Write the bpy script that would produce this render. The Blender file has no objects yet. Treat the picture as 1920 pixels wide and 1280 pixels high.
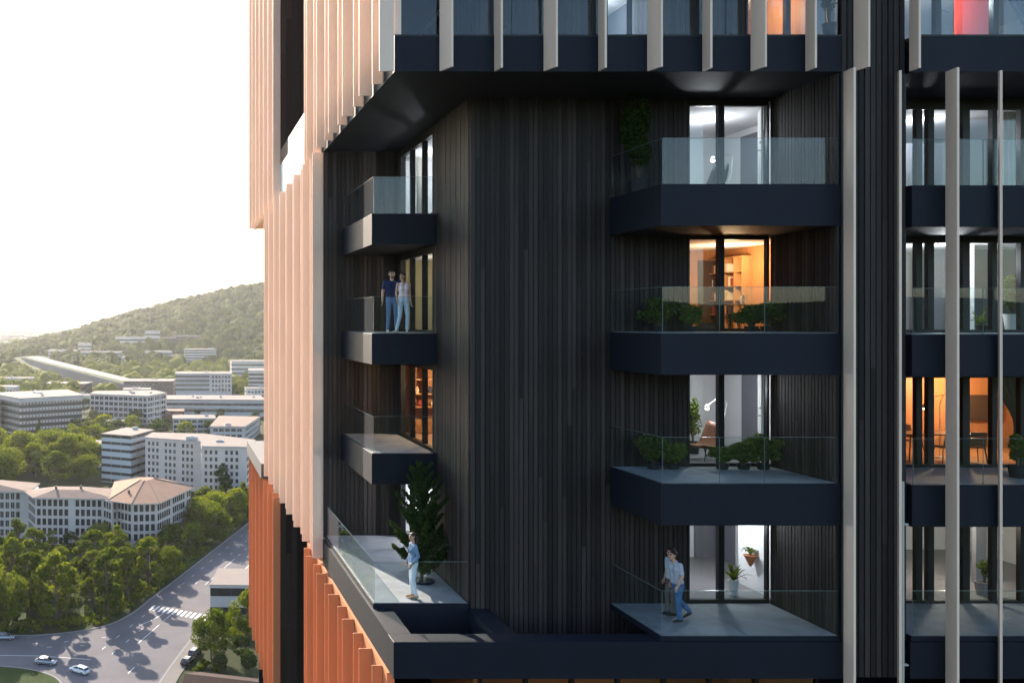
import bpy, bmesh, math, random
import numpy as np
from mathutils import Vector, Matrix

# ------------------------------------------------------------------ camera, sky, sun, exposure
scene = bpy.context.scene
COL = scene.collection
CAM_H = 72.0
cd = bpy.data.cameras.new("camera")
cam = bpy.data.objects.new("camera", cd); COL.objects.link(cam)
cam.location = (0, 0, CAM_H)
cam.rotation_euler = (math.radians(90), 0, 0)
cd.sensor_width = 36.0
cd.lens = 33.24
cd.shift_x = 0.33125
cd.shift_y = -0.0198
cd.clip_start = 0.2
cd.clip_end = 60000
scene.camera = cam

SUN_AZ = math.radians(16)      # left of straight ahead
SUN_EL = math.radians(24)
w = bpy.data.worlds.new("World"); scene.world = w; w.use_nodes = True
nt = w.node_tree
bg = nt.nodes["Background"]
sky = nt.nodes.new("ShaderNodeTexSky")
sky.sky_type = 'NISHITA'; sky.sun_disc = False
sky.sun_elevation = SUN_EL; sky.sun_rotation = -SUN_AZ
sky.air_density = 1.0; sky.dust_density = 1.2; sky.ozone_density = 1.0
nt.links.new(sky.outputs[0], bg.inputs[0])
bg.inputs[1].default_value = 0.15
sd = bpy.data.lights.new("sun", 'SUN'); sd.energy = 5.0; sd.angle = math.radians(0.5); sd.color = (1.0, 0.86, 0.72)
sun = bpy.data.objects.new("sun", sd); COL.objects.link(sun)
SV = Vector((-math.sin(SUN_AZ)*math.cos(SUN_EL), math.cos(SUN_AZ)*math.cos(SUN_EL), math.sin(SUN_EL)))
sun.rotation_euler = SV.to_track_quat('Z', 'Y').to_euler()
sun.location = SV*400
vs = scene.view_settings
vs.view_transform = 'Standard'; vs.look = 'None'; vs.gamma = 1.0; vs.use_curve_mapping = False
vs.exposure = 1.5
HAZE_D = 0.000036
cy = scene.cycles
cy.use_denoising = True
cy.max_bounces = 8; cy.diffuse_bounces = 4; cy.glossy_bounces = 4; cy.transmission_bounces = 4
cy.transparent_max_bounces = 24; cy.volume_bounces = 1
cy.sample_clamp_indirect = 6.0
cy.caustics_reflective = False; cy.caustics_refractive = False

# ------------------------------------------------------------------ materials
MATS = {}
def hexless(c): return (c[0], c[1], c[2], 1.0)
def mat(name, color, rough=0.6, metal=0.0, spec=0.3, noise=0.0, nscale=4.0, bump=0.0, bscale=30.0, island=0.0, objrand=0.0, stretch=(1,1,1)):
    if name in MATS: return MATS[name]
    m = bpy.data.materials.new(name); m.use_nodes = True
    N = m.node_tree.nodes; L = m.node_tree.links
    b = N["Principled BSDF"]
    b.inputs["Base Color"].default_value = hexless(color)
    b.inputs["Roughness"].default_value = rough
    b.inputs["Metallic"].default_value = metal
    b.inputs["Specular IOR Level"].default_value = spec
    tc = N.new("ShaderNodeTexCoord"); mp = N.new("ShaderNodeMapping")
    mp.inputs["Scale"].default_value = stretch
    L.new(tc.outputs["Object"], mp.inputs[0])
    src = None
    def scale_by(fac_socket, amount, src):
        mr = N.new("ShaderNodeMapRange")
        mr.inputs["To Min"].default_value = 1-amount; mr.inputs["To Max"].default_value = 1+amount
        L.new(fac_socket, mr.inputs[0])
        if src is None: return mr.outputs[0]
        mu = N.new("ShaderNodeMath"); mu.operation = 'MULTIPLY'
        L.new(src, mu.inputs[0]); L.new(mr.outputs[0], mu.inputs[1]); return mu.outputs[0]
    if noise > 0:
        n = N.new("ShaderNodeTexNoise"); n.inputs["Scale"].default_value = nscale; n.inputs["Detail"].default_value = 6
        n.inputs["Roughness"].default_value = 0.65
        L.new(mp.outputs[0], n.inputs["Vector"]); src = scale_by(n.outputs["Fac"], noise*2, src)
    if island > 0:
        g = N.new("ShaderNodeNewGeometry"); src = scale_by(g.outputs["Random Per Island"], island, src)
    if objrand > 0:
        oi = N.new("ShaderNodeObjectInfo"); src = scale_by(oi.outputs["Random"], objrand, src)
    if src is not None:
        vm = N.new("ShaderNodeVectorMath"); vm.operation = 'SCALE'
        vm.inputs[0].default_value = color[:3]
        L.new(src, vm.inputs["Scale"]); L.new(vm.outputs[0], b.inputs["Base Color"])
    if bump > 0:
        n2 = N.new("ShaderNodeTexNoise"); n2.inputs["Scale"].default_value = bscale; n2.inputs["Detail"].default_value = 5
        L.new(mp.outputs[0], n2.inputs["Vector"])
        bp = N.new("ShaderNodeBump"); bp.inputs["Strength"].default_value = bump; bp.inputs["Distance"].default_value = 0.02
        L.new(n2.outputs["Fac"], bp.inputs["Height"]); L.new(bp.outputs[0], b.inputs["Normal"])
    MATS[name] = m
    return m

def glass_mat(name, tint, refl_add, refl_mul, ior=1.45, grime=0.0):
    m = bpy.data.materials.new(name); m.use_nodes = True
    N = m.node_tree.nodes; L = m.node_tree.links
    for n in list(N): N.remove(n)
    out = N.new("ShaderNodeOutputMaterial")
    tr = N.new("ShaderNodeBsdfTransparent"); tr.inputs[0].default_value = hexless(tint)
    gl = N.new("ShaderNodeBsdfGlossy"); gl.inputs["Roughness"].default_value = 0.0; gl.inputs[0].default_value = (0.95, 0.97, 1, 1)
    lw = N.new("ShaderNodeLayerWeight"); lw.inputs[0].default_value = 0.5
    pw = N.new("ShaderNodeMath"); pw.operation = 'POWER'; pw.inputs[1].default_value = 5.0
    fr = N.new("ShaderNodeMath"); fr.operation = 'MULTIPLY_ADD'; fr.inputs[1].default_value = 0.955; fr.inputs[2].default_value = ((ior-1)/(ior+1))**2
    L.new(lw.outputs["Facing"], pw.inputs[0]); L.new(pw.outputs[0], fr.inputs[0])
    ma = N.new("ShaderNodeMath"); ma.operation = 'MULTIPLY_ADD'; ma.use_clamp = True
    ma.inputs[1].default_value = refl_mul; ma.inputs[2].default_value = refl_add
    L.new(fr.outputs[0], ma.inputs[0])
    mx = N.new("ShaderNodeMixShader")
    L.new(ma.outputs[0], mx.inputs[0]); L.new(tr.outputs[0], mx.inputs[1]); L.new(gl.outputs[0], mx.inputs[2])
    L.new(mx.outputs[0], out.inputs[0])
    MATS[name] = m
    return m

def emit_mat(name, color, strength):
    if name in MATS: return MATS[name]
    m = bpy.data.materials.new(name); m.use_nodes = True
    N = m.node_tree.nodes; b = N["Principled BSDF"]
    b.inputs["Base Color"].default_value = hexless(color)
    b.inputs["Emission Color"].default_value = hexless(color); b.inputs["Emission Strength"].default_value = strength
    MATS[name] = m; return m

def leaf_mat(name, dark, light, trans=0.45, tcol=None):
    m = bpy.data.materials.new(name); m.use_nodes = True
    N = m.node_tree.nodes; L = m.node_tree.links
    for n in list(N): N.remove(n)
    out = N.new("ShaderNodeOutputMaterial")
    g = N.new("ShaderNodeNewGeometry"); oi = N.new("ShaderNodeObjectInfo")
    ad = N.new("ShaderNodeMath"); ad.operation = 'MULTIPLY_ADD'; ad.inputs[1].default_value = 0.45
    m2 = N.new("ShaderNodeMath"); m2.operation = 'MULTIPLY'; m2.inputs[1].default_value = 0.55
    L.new(oi.outputs["Random"], m2.inputs[0])
    L.new(g.outputs["Random Per Island"], ad.inputs[0]); L.new(m2.outputs[0], ad.inputs[2])
    r = N.new("ShaderNodeMix"); r.data_type = 'RGBA'
    r.inputs[6].default_value = hexless(dark); r.inputs[7].default_value = hexless(light)
    L.new(ad.outputs[0], r.inputs[0])
    d = N.new("ShaderNodeBsdfPrincipled"); d.inputs["Roughness"].default_value = 0.85
    d.inputs["Specular IOR Level"].default_value = 0.04
    L.new(r.outputs[2], d.inputs["Base Color"])
    t = N.new("ShaderNodeBsdfTranslucent")
    tc = N.new("ShaderNodeMix"); tc.data_type = 'RGBA'; tc.blend_type = 'MULTIPLY'; tc.inputs[0].default_value = 1.0
    tc.inputs[7].default_value = hexless(tcol or (1.9, 1.7, 0.7))
    L.new(r.outputs[2], tc.inputs[6]); L.new(tc.outputs[2], t.inputs[0])
    mx = N.new("ShaderNodeMixShader"); mx.inputs[0].default_value = trans
    L.new(d.outputs[0], mx.inputs[1]); L.new(t.outputs[0], mx.inputs[2]); L.new(mx.outputs[0], out.inputs[0])
    MATS[name] = m; return m

M_fin = mat("beige_powder_coat", (0.77, 0.575, 0.455), 0.55, noise=0.09, nscale=1.3, stretch=(1,1,0.25), bump=0.05, bscale=60)
M_orange = mat("terracotta_powder_coat", (0.56, 0.225, 0.105), 0.5, noise=0.08, nscale=0.7, stretch=(1,1,0.2), bump=0.05, bscale=60)
M_anth = mat("anthracite_render", (0.0034, 0.0064, 0.0140), 0.62, spec=0.22, noise=0.22, nscale=1.1, stretch=(1.6,1.6,0.5), bump=0.14, bscale=55)
M_dark = mat("dark_metal_frame", (0.005, 0.0055, 0.007), 0.42, spec=0.3)
M_wood = mat("charred_wood_board", (0.0265, 0.0205, 0.0192), 0.62, spec=0.22, noise=0.26, nscale=2.6, stretch=(6, 6, 0.35), island=0.62, bump=0.25, bscale=22)
M_conc = mat("pale_concrete_floor", (0.235, 0.235, 0.25), 0.7, noise=0.24, nscale=1.6, bump=0.08, bscale=25)
M_white = mat("white_plaster", (0.72, 0.72, 0.73), 0.85, noise=0.03, nscale=1.0)
M_whitep = mat("white_parapet", (0.62, 0.61, 0.59), 0.7, noise=0.04, nscale=1.0)
M_warmwall = mat("warm_oak_panel", (0.36, 0.175, 0.075), 0.5, noise=0.16, nscale=2.0, stretch=(6, 6, 0.4))
M_oakfloor = mat("oak_floor", (0.33, 0.17, 0.075), 0.4, noise=0.2, nscale=2.0, stretch=(0.5, 6, 1))
M_greyfloor = mat("grey_resin_floor", (0.20, 0.195, 0.20), 0.35, noise=0.08, nscale=1.2)
M_greywall = mat("grey_plaster", (0.16, 0.165, 0.19), 0.85, noise=0.04)
M_glass = glass_mat("balustrade_glass", (0.91, 0.955, 0.955), 0.0, 0.60, 1.45)
M_pane = glass_mat("window_glass", (0.93, 0.95, 0.95), 0.0, 0.8, 1.5)
M_gedge = mat("glass_edge", (0.13, 0.18, 0.175), 0.2, spec=0.5)
M_black = mat("black_metal", (0.012, 0.012, 0.012), 0.4)
M_chrome = mat("brushed_steel", (0.5, 0.5, 0.5), 0.3, metal=1.0)
M_leaf = leaf_mat("leaf_green", (0.018, 0.042, 0.006), (0.142, 0.178, 0.018), 0.50)
M_leaf2 = leaf_mat("leaf_dark_green", (0.013, 0.032, 0.010), (0.040, 0.070, 0.015), 0.4)
M_leafbal = leaf_mat("balcony_leaf", (0.035, 0.062, 0.016), (0.115, 0.155, 0.042), 0.35)
M_conifer = leaf_mat("conifer_needle", (0.018, 0.040, 0.013), (0.055, 0.090, 0.024), 0.3)
M_forest = leaf_mat("forest_leaf", (0.016, 0.034, 0.006), (0.190, 0.200, 0.030), 0.25)
M_bark = mat("bark", (0.09, 0.065, 0.045), 0.9, noise=0.3, nscale=6)
M_pot = mat("dark_pot", (0.018, 0.020, 0.024), 0.6)
M_wpot = mat("white_pot", (0.70, 0.70, 0.68), 0.4)
M_tpot = mat("terracotta_pot", (0.45, 0.17, 0.08), 0.7)
M_soil = mat("soil", (0.03, 0.022, 0.016), 0.95)
L_warm = emit_mat("warm_lamp", (1.0, 0.66, 0.32), 14.0)
L_cool = emit_mat("neutral_lamp", (1.0, 0.93, 0.85), 8.0)

# ------------------------------------------------------------------ mesh builders
class MB:
    def __init__(s): s.v = []; s.f = []; s.m = []
    def add(s, verts, faces, m=0):
        o = len(s.v); s.v += [tuple(p) for p in verts]
        for f in faces: s.f.append(tuple(i+o for i in f)); s.m.append(m)
        return s
    def box(s, x0, x1, y0, y1, z0, z1, m=0):
        return s.add([(x0,y0,z0),(x1,y0,z0),(x1,y1,z0),(x0,y1,z0),(x0,y0,z1),(x1,y0,z1),(x1,y1,z1),(x0,y1,z1)],
              [(0,3,2,1),(4,5,6,7),(0,1,5,4),(1,2,6,5),(2,3,7,6),(3,0,4,7)], m)
    def bbox(s, x0, x1, y0, y1, z0, z1, b=0.02, m=0):
        "box with chamfered vertical and top edges"
        p = [(x0+b,y0),(x1-b,y0),(x1,y0+b),(x1,y1-b),(x1-b,y1),(x0+b,y1),(x0,y1-b),(x0,y0+b)]
        cx, cy_ = (x0+x1)/2, (y0+y1)/2
        def ins(q): return (q[0]-b*(1 if q[0] > cx else -1), q[1]-b*(1 if q[1] > cy_ else -1))
        q = [ins(a) for a in p]
        V = [(a[0],a[1],z0) for a in p]+[(a[0],a[1],z1-b) for a in p]+[(a[0],a[1],z1) for a in q]
        F = [tuple(range(7,-1,-1)), tuple(range(16,24))]
        for i in range(8):
            j = (i+1) % 8
            F += [(i,j,8+j,8+i),(8+i,8+j,16+j,16+i)]
        return s.add(V, F, m)
    def prism(s, poly, z0, z1, m=0, top=None):
        n = len(poly)
        V = [(p[0],p[1],z0) for p in poly]+[(p[0],p[1],z1) for p in (top or poly)]
        F = [tuple(range(n-1,-1,-1)), tuple(range(n,2*n))]+[(i,(i+1)%n,n+(i+1)%n,n+i) for i in range(n)]
        return s.add(V, F, m)
    def seg(s, A, B, n, t0, t1, z0, z1, m=0):
        "upright slab from A to B in plan, between offsets t0 and t1 along the normal n"
        P = [(A[0]+n[0]*t0, A[1]+n[1]*t0),(B[0]+n[0]*t0,B[1]+n[1]*t0),(B[0]+n[0]*t1,B[1]+n[1]*t1),(A[0]+n[0]*t1,A[1]+n[1]*t1)]
        return s.prism(P, z0, z1, m)
    def tube(s, pts, rad, n=8, m=0):
        pts = [Vector(p) for p in pts]
        if not hasattr(rad, '__len__'): rad = [rad]*len(pts)
        V = []; F = []
        for i, p in enumerate(pts):
            d = (pts[min(i+1,len(pts)-1)]-pts[max(i-1,0)])
            if d.length < 1e-9: d = Vector((0,0,1))
            d.normalize()
            a = d.cross(Vector((0.31,0.17,0.93)) if abs(d.z) < 0.9 else Vector((1,0.1,0))).normalized(); b = d.cross(a)
            for k in range(n):
                t = 2*math.pi*k/n; V.append(p+(a*math.cos(t)+b*math.sin(t))*rad[i])
        for i in range(len(pts)-1):
            for k in range(n):
                F.append((i*n+k, i*n+(k+1)%n, (i+1)*n+(k+1)%n, (i+1)*n+k))
        F.append(tuple(range(n-1,-1,-1))); F.append(tuple((len(pts)-1)*n+k for k in range(n)))
        return s.add(V, F, m)
    def lathe(s, prof, c=(0,0,0), n=16, m=0):
        V = []; F = []
        for r, z in prof:
            for k in range(n):
                t = 2*math.pi*k/n; V.append((c[0]+r*math.cos(t), c[1]+r*math.sin(t), c[2]+z))
        for i in range(len(prof)-1):
            for k in range(n): F.append((i*n+k, i*n+(k+1)%n, (i+1)*n+(k+1)%n, (i+1)*n+k))
        F.append(tuple(range(n-1,-1,-1))); F.append(tuple((len(prof)-1)*n+k for k in range(n)))
        return s.add(V, F, m)
    def ell(s, c, r, R=None, nu=12, nv=8, m=0):
        V = []; F = []
        for j in range(nv+1):
            ph = math.pi*j/nv
            for i in range(nu):
                t = 2*math.pi*i/nu
                p = Vector((r[0]*math.sin(ph)*math.cos(t), r[1]*math.sin(ph)*math.sin(t), r[2]*math.cos(ph)))
                if R is not None: p = R @ p
                V.append((c[0]+p.x, c[1]+p.y, c[2]+p.z))
        for j in range(nv):
            for i in range(nu): F.append((j*nu+i, (j+1)*nu+i, (j+1)*nu+(i+1)%nu, j*nu+(i+1)%nu))
        return s.add(V, F, m)
    def xform(s, fn): s.v = [tuple(fn(p)) for p in s.v]; return s
    def mesh(s, name, origin=(0,0,0)):
        me = bpy.data.meshes.new(name)
        ox, oy, oz = origin
        me.from_pydata([(a-ox,b-oy,c-oz) for a,b,c in s.v], [], s.f)
        me.polygons.foreach_set("material_index", s.m)
        me.validate(); me.update()
        return me
    def build(s, name, mats, parent=None, origin=(0,0,0), loc=None, smooth=False):
        me = s.mesh(name, origin)
        return link(name, me, mats, parent, loc, smooth)

def link(name, me, mats=None, parent=None, loc=None, smooth=False):
    if mats is not None:
        for m in (mats if isinstance(mats, (list, tuple)) else [mats]): me.materials.append(m)
    if smooth: me.polygons.foreach_set("use_smooth", [True]*len(me.polygons))
    o = bpy.data.objects.new(name, me); COL.objects.link(o)
    if parent is not None: o.parent = parent
    if loc is not None: o.location = loc
    return o
def tag(o, label=None, cat=None, group=None, kind=None):
    if label: o["label"] = label
    if cat: o["category"] = cat
    if group: o["group"] = group
    if kind: o["kind"] = kind
    return o
def thing(name, label, cat, loc=(0,0,0), rz=0.0, group=None):
    o = bpy.data.objects.new(name, None); COL.objects.link(o)
    o.empty_display_size = 0.3
    o.location = loc; o.rotation_euler = (0,0,rz)
    return tag(o, label, cat, group)
def dup(o, loc=None, rz=None, scale=None, label=None, group=None):
    "copy of a thing with copies of its parts and sub-parts"
    def rec(src, par):
        c = src.copy(); COL.objects.link(c)
        if par is not None: c.parent = par
        for ch in KIDS.get(src.name, ()): rec(ch, c)
        return c
    c = rec(o, None)
    if loc is not None: c.location = loc
    if rz is not None: c.rotation_euler = (0,0,rz)
    if scale is not None: c.scale = scale
    if label: c["label"] = label
    if group: c["group"] = group
    return c
KIDS = {}
def remember(o):
    "note children of o (for fast copying)"
    for x in bpy.data.objects:
        if x.parent is not None: KIDS.setdefault(x.parent.name, [])
    KIDS[o.name] = list(o.children)
    for c in o.children: KIDS[c.name] = list(c.children)
def np_mesh(name, V, F):
    V = np.asarray(V, dtype=np.float32); F = np.asarray(F, dtype=np.int32)
    me = bpy.data.meshes.new(name)
    me.vertices.add(len(V)); me.vertices.foreach_set("co", V.ravel())
    k = F.shape[1]
    me.loops.add(F.size); me.loops.foreach_set("vertex_index", F.ravel())
    me.polygons.add(len(F))
    me.polygons.foreach_set("loop_start", np.arange(0, F.size, k, dtype=np.int32))
    me.polygons.foreach_set("loop_total", np.full(len(F), k, dtype=np.int32))
    me.update(calc_edges=True); me.validate()
    return me
def leaf_quads(rng, C, size, nrm=None, spread=0.8, aspect=0.6):
    "one small four-cornered leaf at each point of C"
    n = len(C)
    a = rng.normal(size=(n,3)); 
    if nrm is not None: a = nrm + a*spread
    a /= np.linalg.norm(a, axis=1, keepdims=True)+1e-9
    b = np.cross(a, rng.normal(size=(n,3))); b /= np.linalg.norm(b, axis=1, keepdims=True)+1e-9
    c = np.cross(a, b)
    s = (size*rng.uniform(0.6, 1.35, size=(n,1)))
    u = b*s*0.5; v = c*s*0.5*aspect
    V = np.stack([C-u, C-v+u*0.15, C+u, C+v+u*0.15], axis=1).reshape(-1,3)
    F = np.arange(4*n).reshape(n,4)
    return V, F
def G(x, y, z=0.0):
    "where the sight line through a point of the picture meets the level z metres above the ground (used once, to survey the town plan)"
    Y = (CAM_H-z)*1773.0/(y-602.0)
    return ((x-324.0)*Y/1773.0, Y)
# ------------------------------------------------------------------ the residential tower (heights below are relative to the camera, 72 m up)
TO = (15.0, 40.0, -CAM_H)
tower = thing("residential_tower", "dark timber clad residential tower with beige and terracotta fins, filling the right of the view", "tower", (15, 40, 0))
def tp(name, mb, mats, parent=None, smooth=False):
    return mb.build(name, mats, parent or tower, TO, None, smooth)
rnd = random.Random(7)
LV = [6.64, 3.19, -0.28, -3.78, -7.32]           # floor levels, top to bottom
XL, YF, YW, YB = 5.14, 22.0, 24.6, 32.4           # left face, front face, window wall, back of the corner terrace
ZT, ZS, ZB, ZO = 28.0, 5.80, -8.31, -19.3         # top, upper soffit, beam underside, end of the terracotta fins

def planks(mb, A, B, n, z0, z1, wd=0.125, gap=0.028, back=True):
    "vertical boards with open joints along A-B, standing out along n"
    A = Vector(A); B = Vector(B); d = B-A; Ln = d.length; d.normalize(); N2 = Vector(n)
    k = max(1, round(Ln/wd)); wdd = Ln/k
    if back: mb.seg(A, B, N2, -0.10, 0.0, z0, z1, 1)
    for i in range(k):
        a = A+d*(i*wdd+gap/2); b = A+d*((i+1)*wdd-gap/2)
        t = 0.022+rnd.uniform(-0.004, 0.004)
        zs = [z0, z1]
        if z1-z0 > 4:
            zz = z0+rnd.uniform(2.0, 12)
            while zz < z1-0.6: zs.insert(-1, zz); zz += rnd.uniform(7, 14)
        for q in range(len(zs)-1):
            mb.seg(a, b, N2, 0.002, t+rnd.uniform(-0.0015, 0.0015), zs[q]+(0.003 if q else 0), zs[q+1])
WM = [M_wood, M_dark]

# --- timber walls
mb = MB(); planks(mb, (7.74, YW), (13.38, YW), (0, -1), -8.9, ZS); tp("timber_wall", mb, WM)
mb = MB(); planks(mb, (7.735, 28.0), (7.735, YW+0.06), (-1, 0), -8.25, ZS, 0.115); planks(mb, (7.735, YB-.02), (7.735, 32.02), (-1, 0), -8.25, ZS, 0.115); tp("timber_wall", mb, WM)
mb = MB(); planks(mb, (XL+0.03, YB), (7.72, YB), (0, -1), -7.4, ZS, 0.15); tp("timber_wall", mb, WM)
mb = MB(); planks(mb, (15.56, YF+0.15), (15.56, YW), (-1, 0), -8.2, ZS, 0.125); tp("timber_wall", mb, WM)
mb = MB(); planks(mb, (15.62, YF+0.12), (17.12, YF+0.12), (0, -1), ZB, ZT, 0.135); tp("timber_wall", mb, WM)
mb = MB(); planks(mb, (17.17, YW), (17.17, YF+0.15), (1, 0), ZB, ZS, 0.125); tp("timber_wall", mb, WM)
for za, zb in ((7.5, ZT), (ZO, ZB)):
    mb = MB(); planks(mb, (XL+0.02, 45.3), (7.3, 45.3), (0, -1), za, zb, 0.26, 0.02); tp("timber_wall", mb, [mat("lit_brown_timber", (0.055,0.034,0.027), 0.65, spec=.15, noise=.25, nscale=2.6, stretch=(6,6,.35), island=.35) if za > 0 else M_wood, M_dark])  # upper boards browner than the lower: light on them put into the colour
    mb = MB(); mb.box(7.3, 7.5, 36.2, 45.4, za-1.3, zb); mb.box(XL+0.2, 7.3, 36.0, 36.2, za, zb); tp("recess_wall", mb, M_anth)
mb = MB(); planks(mb, (7.98, YW), (11.25, YW), (0, -1), 6.66, 9.28)
planks(mb, (12.45, YW), (14.9, YW), (0, -1), 6.66, 9.28); tp("timber_wall", mb, WM)
mb = MB(); planks(mb, (7.95, YB-0.1), (7.95, YW+0.1), (-1, 0), 6.66, 9.28, 0.12); planks(mb, (XL+0.2, YB-0.05), (7.9, YB-0.05), (0, -1), 6.66, 9.28, 0.15); tp("timber_wall", mb, WM)
for zf in (10.11, 13.58, 17.05, 20.5, 24.0):
    mb = MB(); planks(mb, (XL+0.2, YW), (26, YW), (0, -1), zf, zf+2.6, 0.16); tp("timber_wall", mb, WM)

# --- soffit slab of the upper volume, fascias, roof, backs
mb = MB(); mb.box(XL+0.02, 15.55, YF, 36.0, ZS, LV[0]-0.03); mb.box(17.2, 26.0, YF, 32.0, ZS, LV[0]-0.03); mb.box(15.55, 17.2, YF+0.3, 32, ZS, LV[0]-0.03)
tp("upper_floor_slab", mb, M_anth)
mb = MB(); mb.box(XL+0.02, 15.55, YF-0.015, YF+0.05, LV[0]-0.03, LV[0]+0.02); mb.box(17.2, 26, YF-0.015, YF+0.05, LV[0]-0.03, LV[0]+0.02); tp("fascia_capping", mb, M_dark)
mb = MB(); mb.box(XL+0.3, 15.5, YF+0.06, YW, LV[0]-0.03, LV[0]-0.015); tp("terrace_floor", mb, M_conc)
for zf in (10.11, 13.58, 17.05, 20.5, 24.0, 27.4):
    mb = MB(); mb.box(XL+0.02, 15.55, YF, 32.0, zf-0.87, zf); mb.box(17.2, 26, YF, 32, zf-0.87, zf); tp("fascia", mb, M_anth)
mb = MB(); mb.box(XL+0.02, 26, 32.5, 60, ZT-0.3, ZT); mb.box(XL+0.02, 26, YF, 32.5, ZT-0.3, ZT+0.02); tp("roof", mb, M_anth)
mb = MB(); mb.box(25.8, 26.0, 32.0, 60.0, -CAM_H, ZT-0.3); mb.box(25.8, 26.0, 24.7, 32.0, -CAM_H, ZT-0.3); mb.box(XL+0.3, 25.8, 59.8, 60.0, -CAM_H, ZB); mb.box(9.0, 25.8, 59.8, 60.0, ZB, ZS+.3); mb.box(XL+0.3, 25.8, 59.8, 60.0, ZS+.3, ZT-0.3); tp("rear_wall", mb, M_anth)
mb = MB(); mb.box(8.1, 25.8, 33.3, 33.5, -CAM_H, ZT-0.3); tp("core_wall", mb, M_anth)
mb = MB(); mb.box(7.5, 25.8, 24.9, 25.1, -CAM_H, ZO); mb.box(7.3, 7.5, 24.9, 59.8, -CAM_H, ZO); mb.box(XL+0.3, 25.8, YF+0.5, 59.8, ZO, ZO+0.5); tp("podium_wall", mb, M_anth)

# --- left face: panels behind the fins
def side_panel(name, y0, y1, z0, z1, m):
    mb = MB(); mb.box(XL, XL+0.18, y0, y1, z0, z1); tp(name, mb, m)
side_panel("side_panel", YF+0.02, 36.2, LV[0]+0.03, ZT-0.3, M_fin)
side_panel("side_panel", 45.3, 60.0, ZS, ZT-0.3, M_fin)
side_panel("side_panel", YB+0.05, 50.3, ZB+0.25, ZS-0.03, M_fin)
side_panel("side_panel", 22.7, 36.2, ZO, ZB-0.12, M_orange)
side_panel("side_panel", 45.3, 60.0, ZO, ZB-0.12, M_orange)
mb = MB(); mb.box(XL+0.2, 9.0, 45.5, 59.8, ZS, ZS+0.3); mb.box(XL+0.2, 9, 50.3, 50.5, ZB, ZS); mb.box(9.0, 9.2, 50.5, 59.8, ZB, ZS); tp("side_soffit", mb, M_fin)
mb = MB(); mb.box(XL, XL+0.14, 36.22, 45.28, ZS, 7.45); mb.box(XL+0.14, 7.3, 36.22, 45.28, 6.2, 6.4); tp("parapet", mb, M_whitep)
mb = MB(); mb.box(XL+0.02, XL+0.035, 36.3, 45.2, 7.45, 8.18); tp("glass_panel", mb, M_glass)
mb = MB(); mb.box(XL-0.42, 9.0, 50.5, 60.2, ZB-0.1, ZB+0.7); tp("ledge_parapet", mb, mat("grey_parapet", (0.07, 0.075, 0.08), 0.8, noise=0.15))

# --- fins. Those of the left face stand square to it, deep and shallow ones by turns
def yfin(name, y, depth, z0, z1, m, x1=XL, th=0.045):
    mb = MB(); mb.bbox(x1-depth, x1-0.002, y-th, y, z0, z1, 0.006); return tp(name, mb, m)
for k in range(12): yfin("beige_fin", YF+1.2*k, 0.34 if k % 2 == 0 else 0.255, ZS, ZT, M_fin)
for k in range(13): yfin("beige_fin", 45.3+1.2*k, 0.34 if k % 2 == 0 else 0.255, ZS, ZT, M_fin)
for k in range(15): yfin("beige_fin", YB+0.06+1.22*k, 0.37 if k % 2 == 0 else 0.26, ZB+0.2, ZS-0.02, M_fin, x1=XL+(0.02 if k == 0 else 0))
for k in range(12): yfin("terracotta_fin", YF+0.02+1.2*k, 0.34 if k % 2 == 0 else 0.255, ZO, ZB-0.12, M_orange)
for k in range(13): yfin("terracotta_fin", 45.3+1.2*k, 0.34 if k % 2 == 0 else 0.255, ZO, ZB-0.12, M_orange)
# fins of the front: plan of each from the face plane out to its free edge
def ffin(name, xa, xb, d, z0, z1, m, th=0.05):
    a = Vector((xa, YF-0.02)); b = Vector((xb, YF-d)); u = (b-a).normalized(); n = Vector((-u.y, u.x))
    P = [a, b, b-n*th, a-n*th]
    if (b-a).x*n.x < 0: pass
    mb = MB(); mb.prism([tuple(p) for p in P][::-1], z0, z1); return tp(name, mb, m)
def px2(x0, x1, d): return ((x0-324)*YF/1773.0, (x1-324)*(YF-d)/1773.0)
for x0, x1, d in ((827,850,.42),(930,943,.34),(1022,1046,.42),(1125,1138,.34),(1216,1243,.42),(1320,1336,.34),(1410,1438,.42),(1513,1532,.34),(1603,1632,.42),(1708,1727,.33)):
    a, b = px2(x0, x1, d); ffin("beige_fin", a, b, d, ZS, ZT, M_fin)
    ffin("terracotta_fin", a, b, d, ZO, ZB-0.14, M_orange)
for xa in (20.4, 21.6, 22.8, 24.0, 25.2): ffin("beige_fin", xa, xa+0.1, 0.4, ZS, ZT, M_fin)
for x0, x1, d in ((1585,1605,.42),(1686,1691,.16),(1776,1799,.42),(1875,1880,.16),(1990,2020,.42),(2090,2098,.16)):
    a, b = px2(x0, x1, d); ffin("beige_fin", a, b, d, ZB-0.12, ZS-0.01, M_fin)

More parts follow.
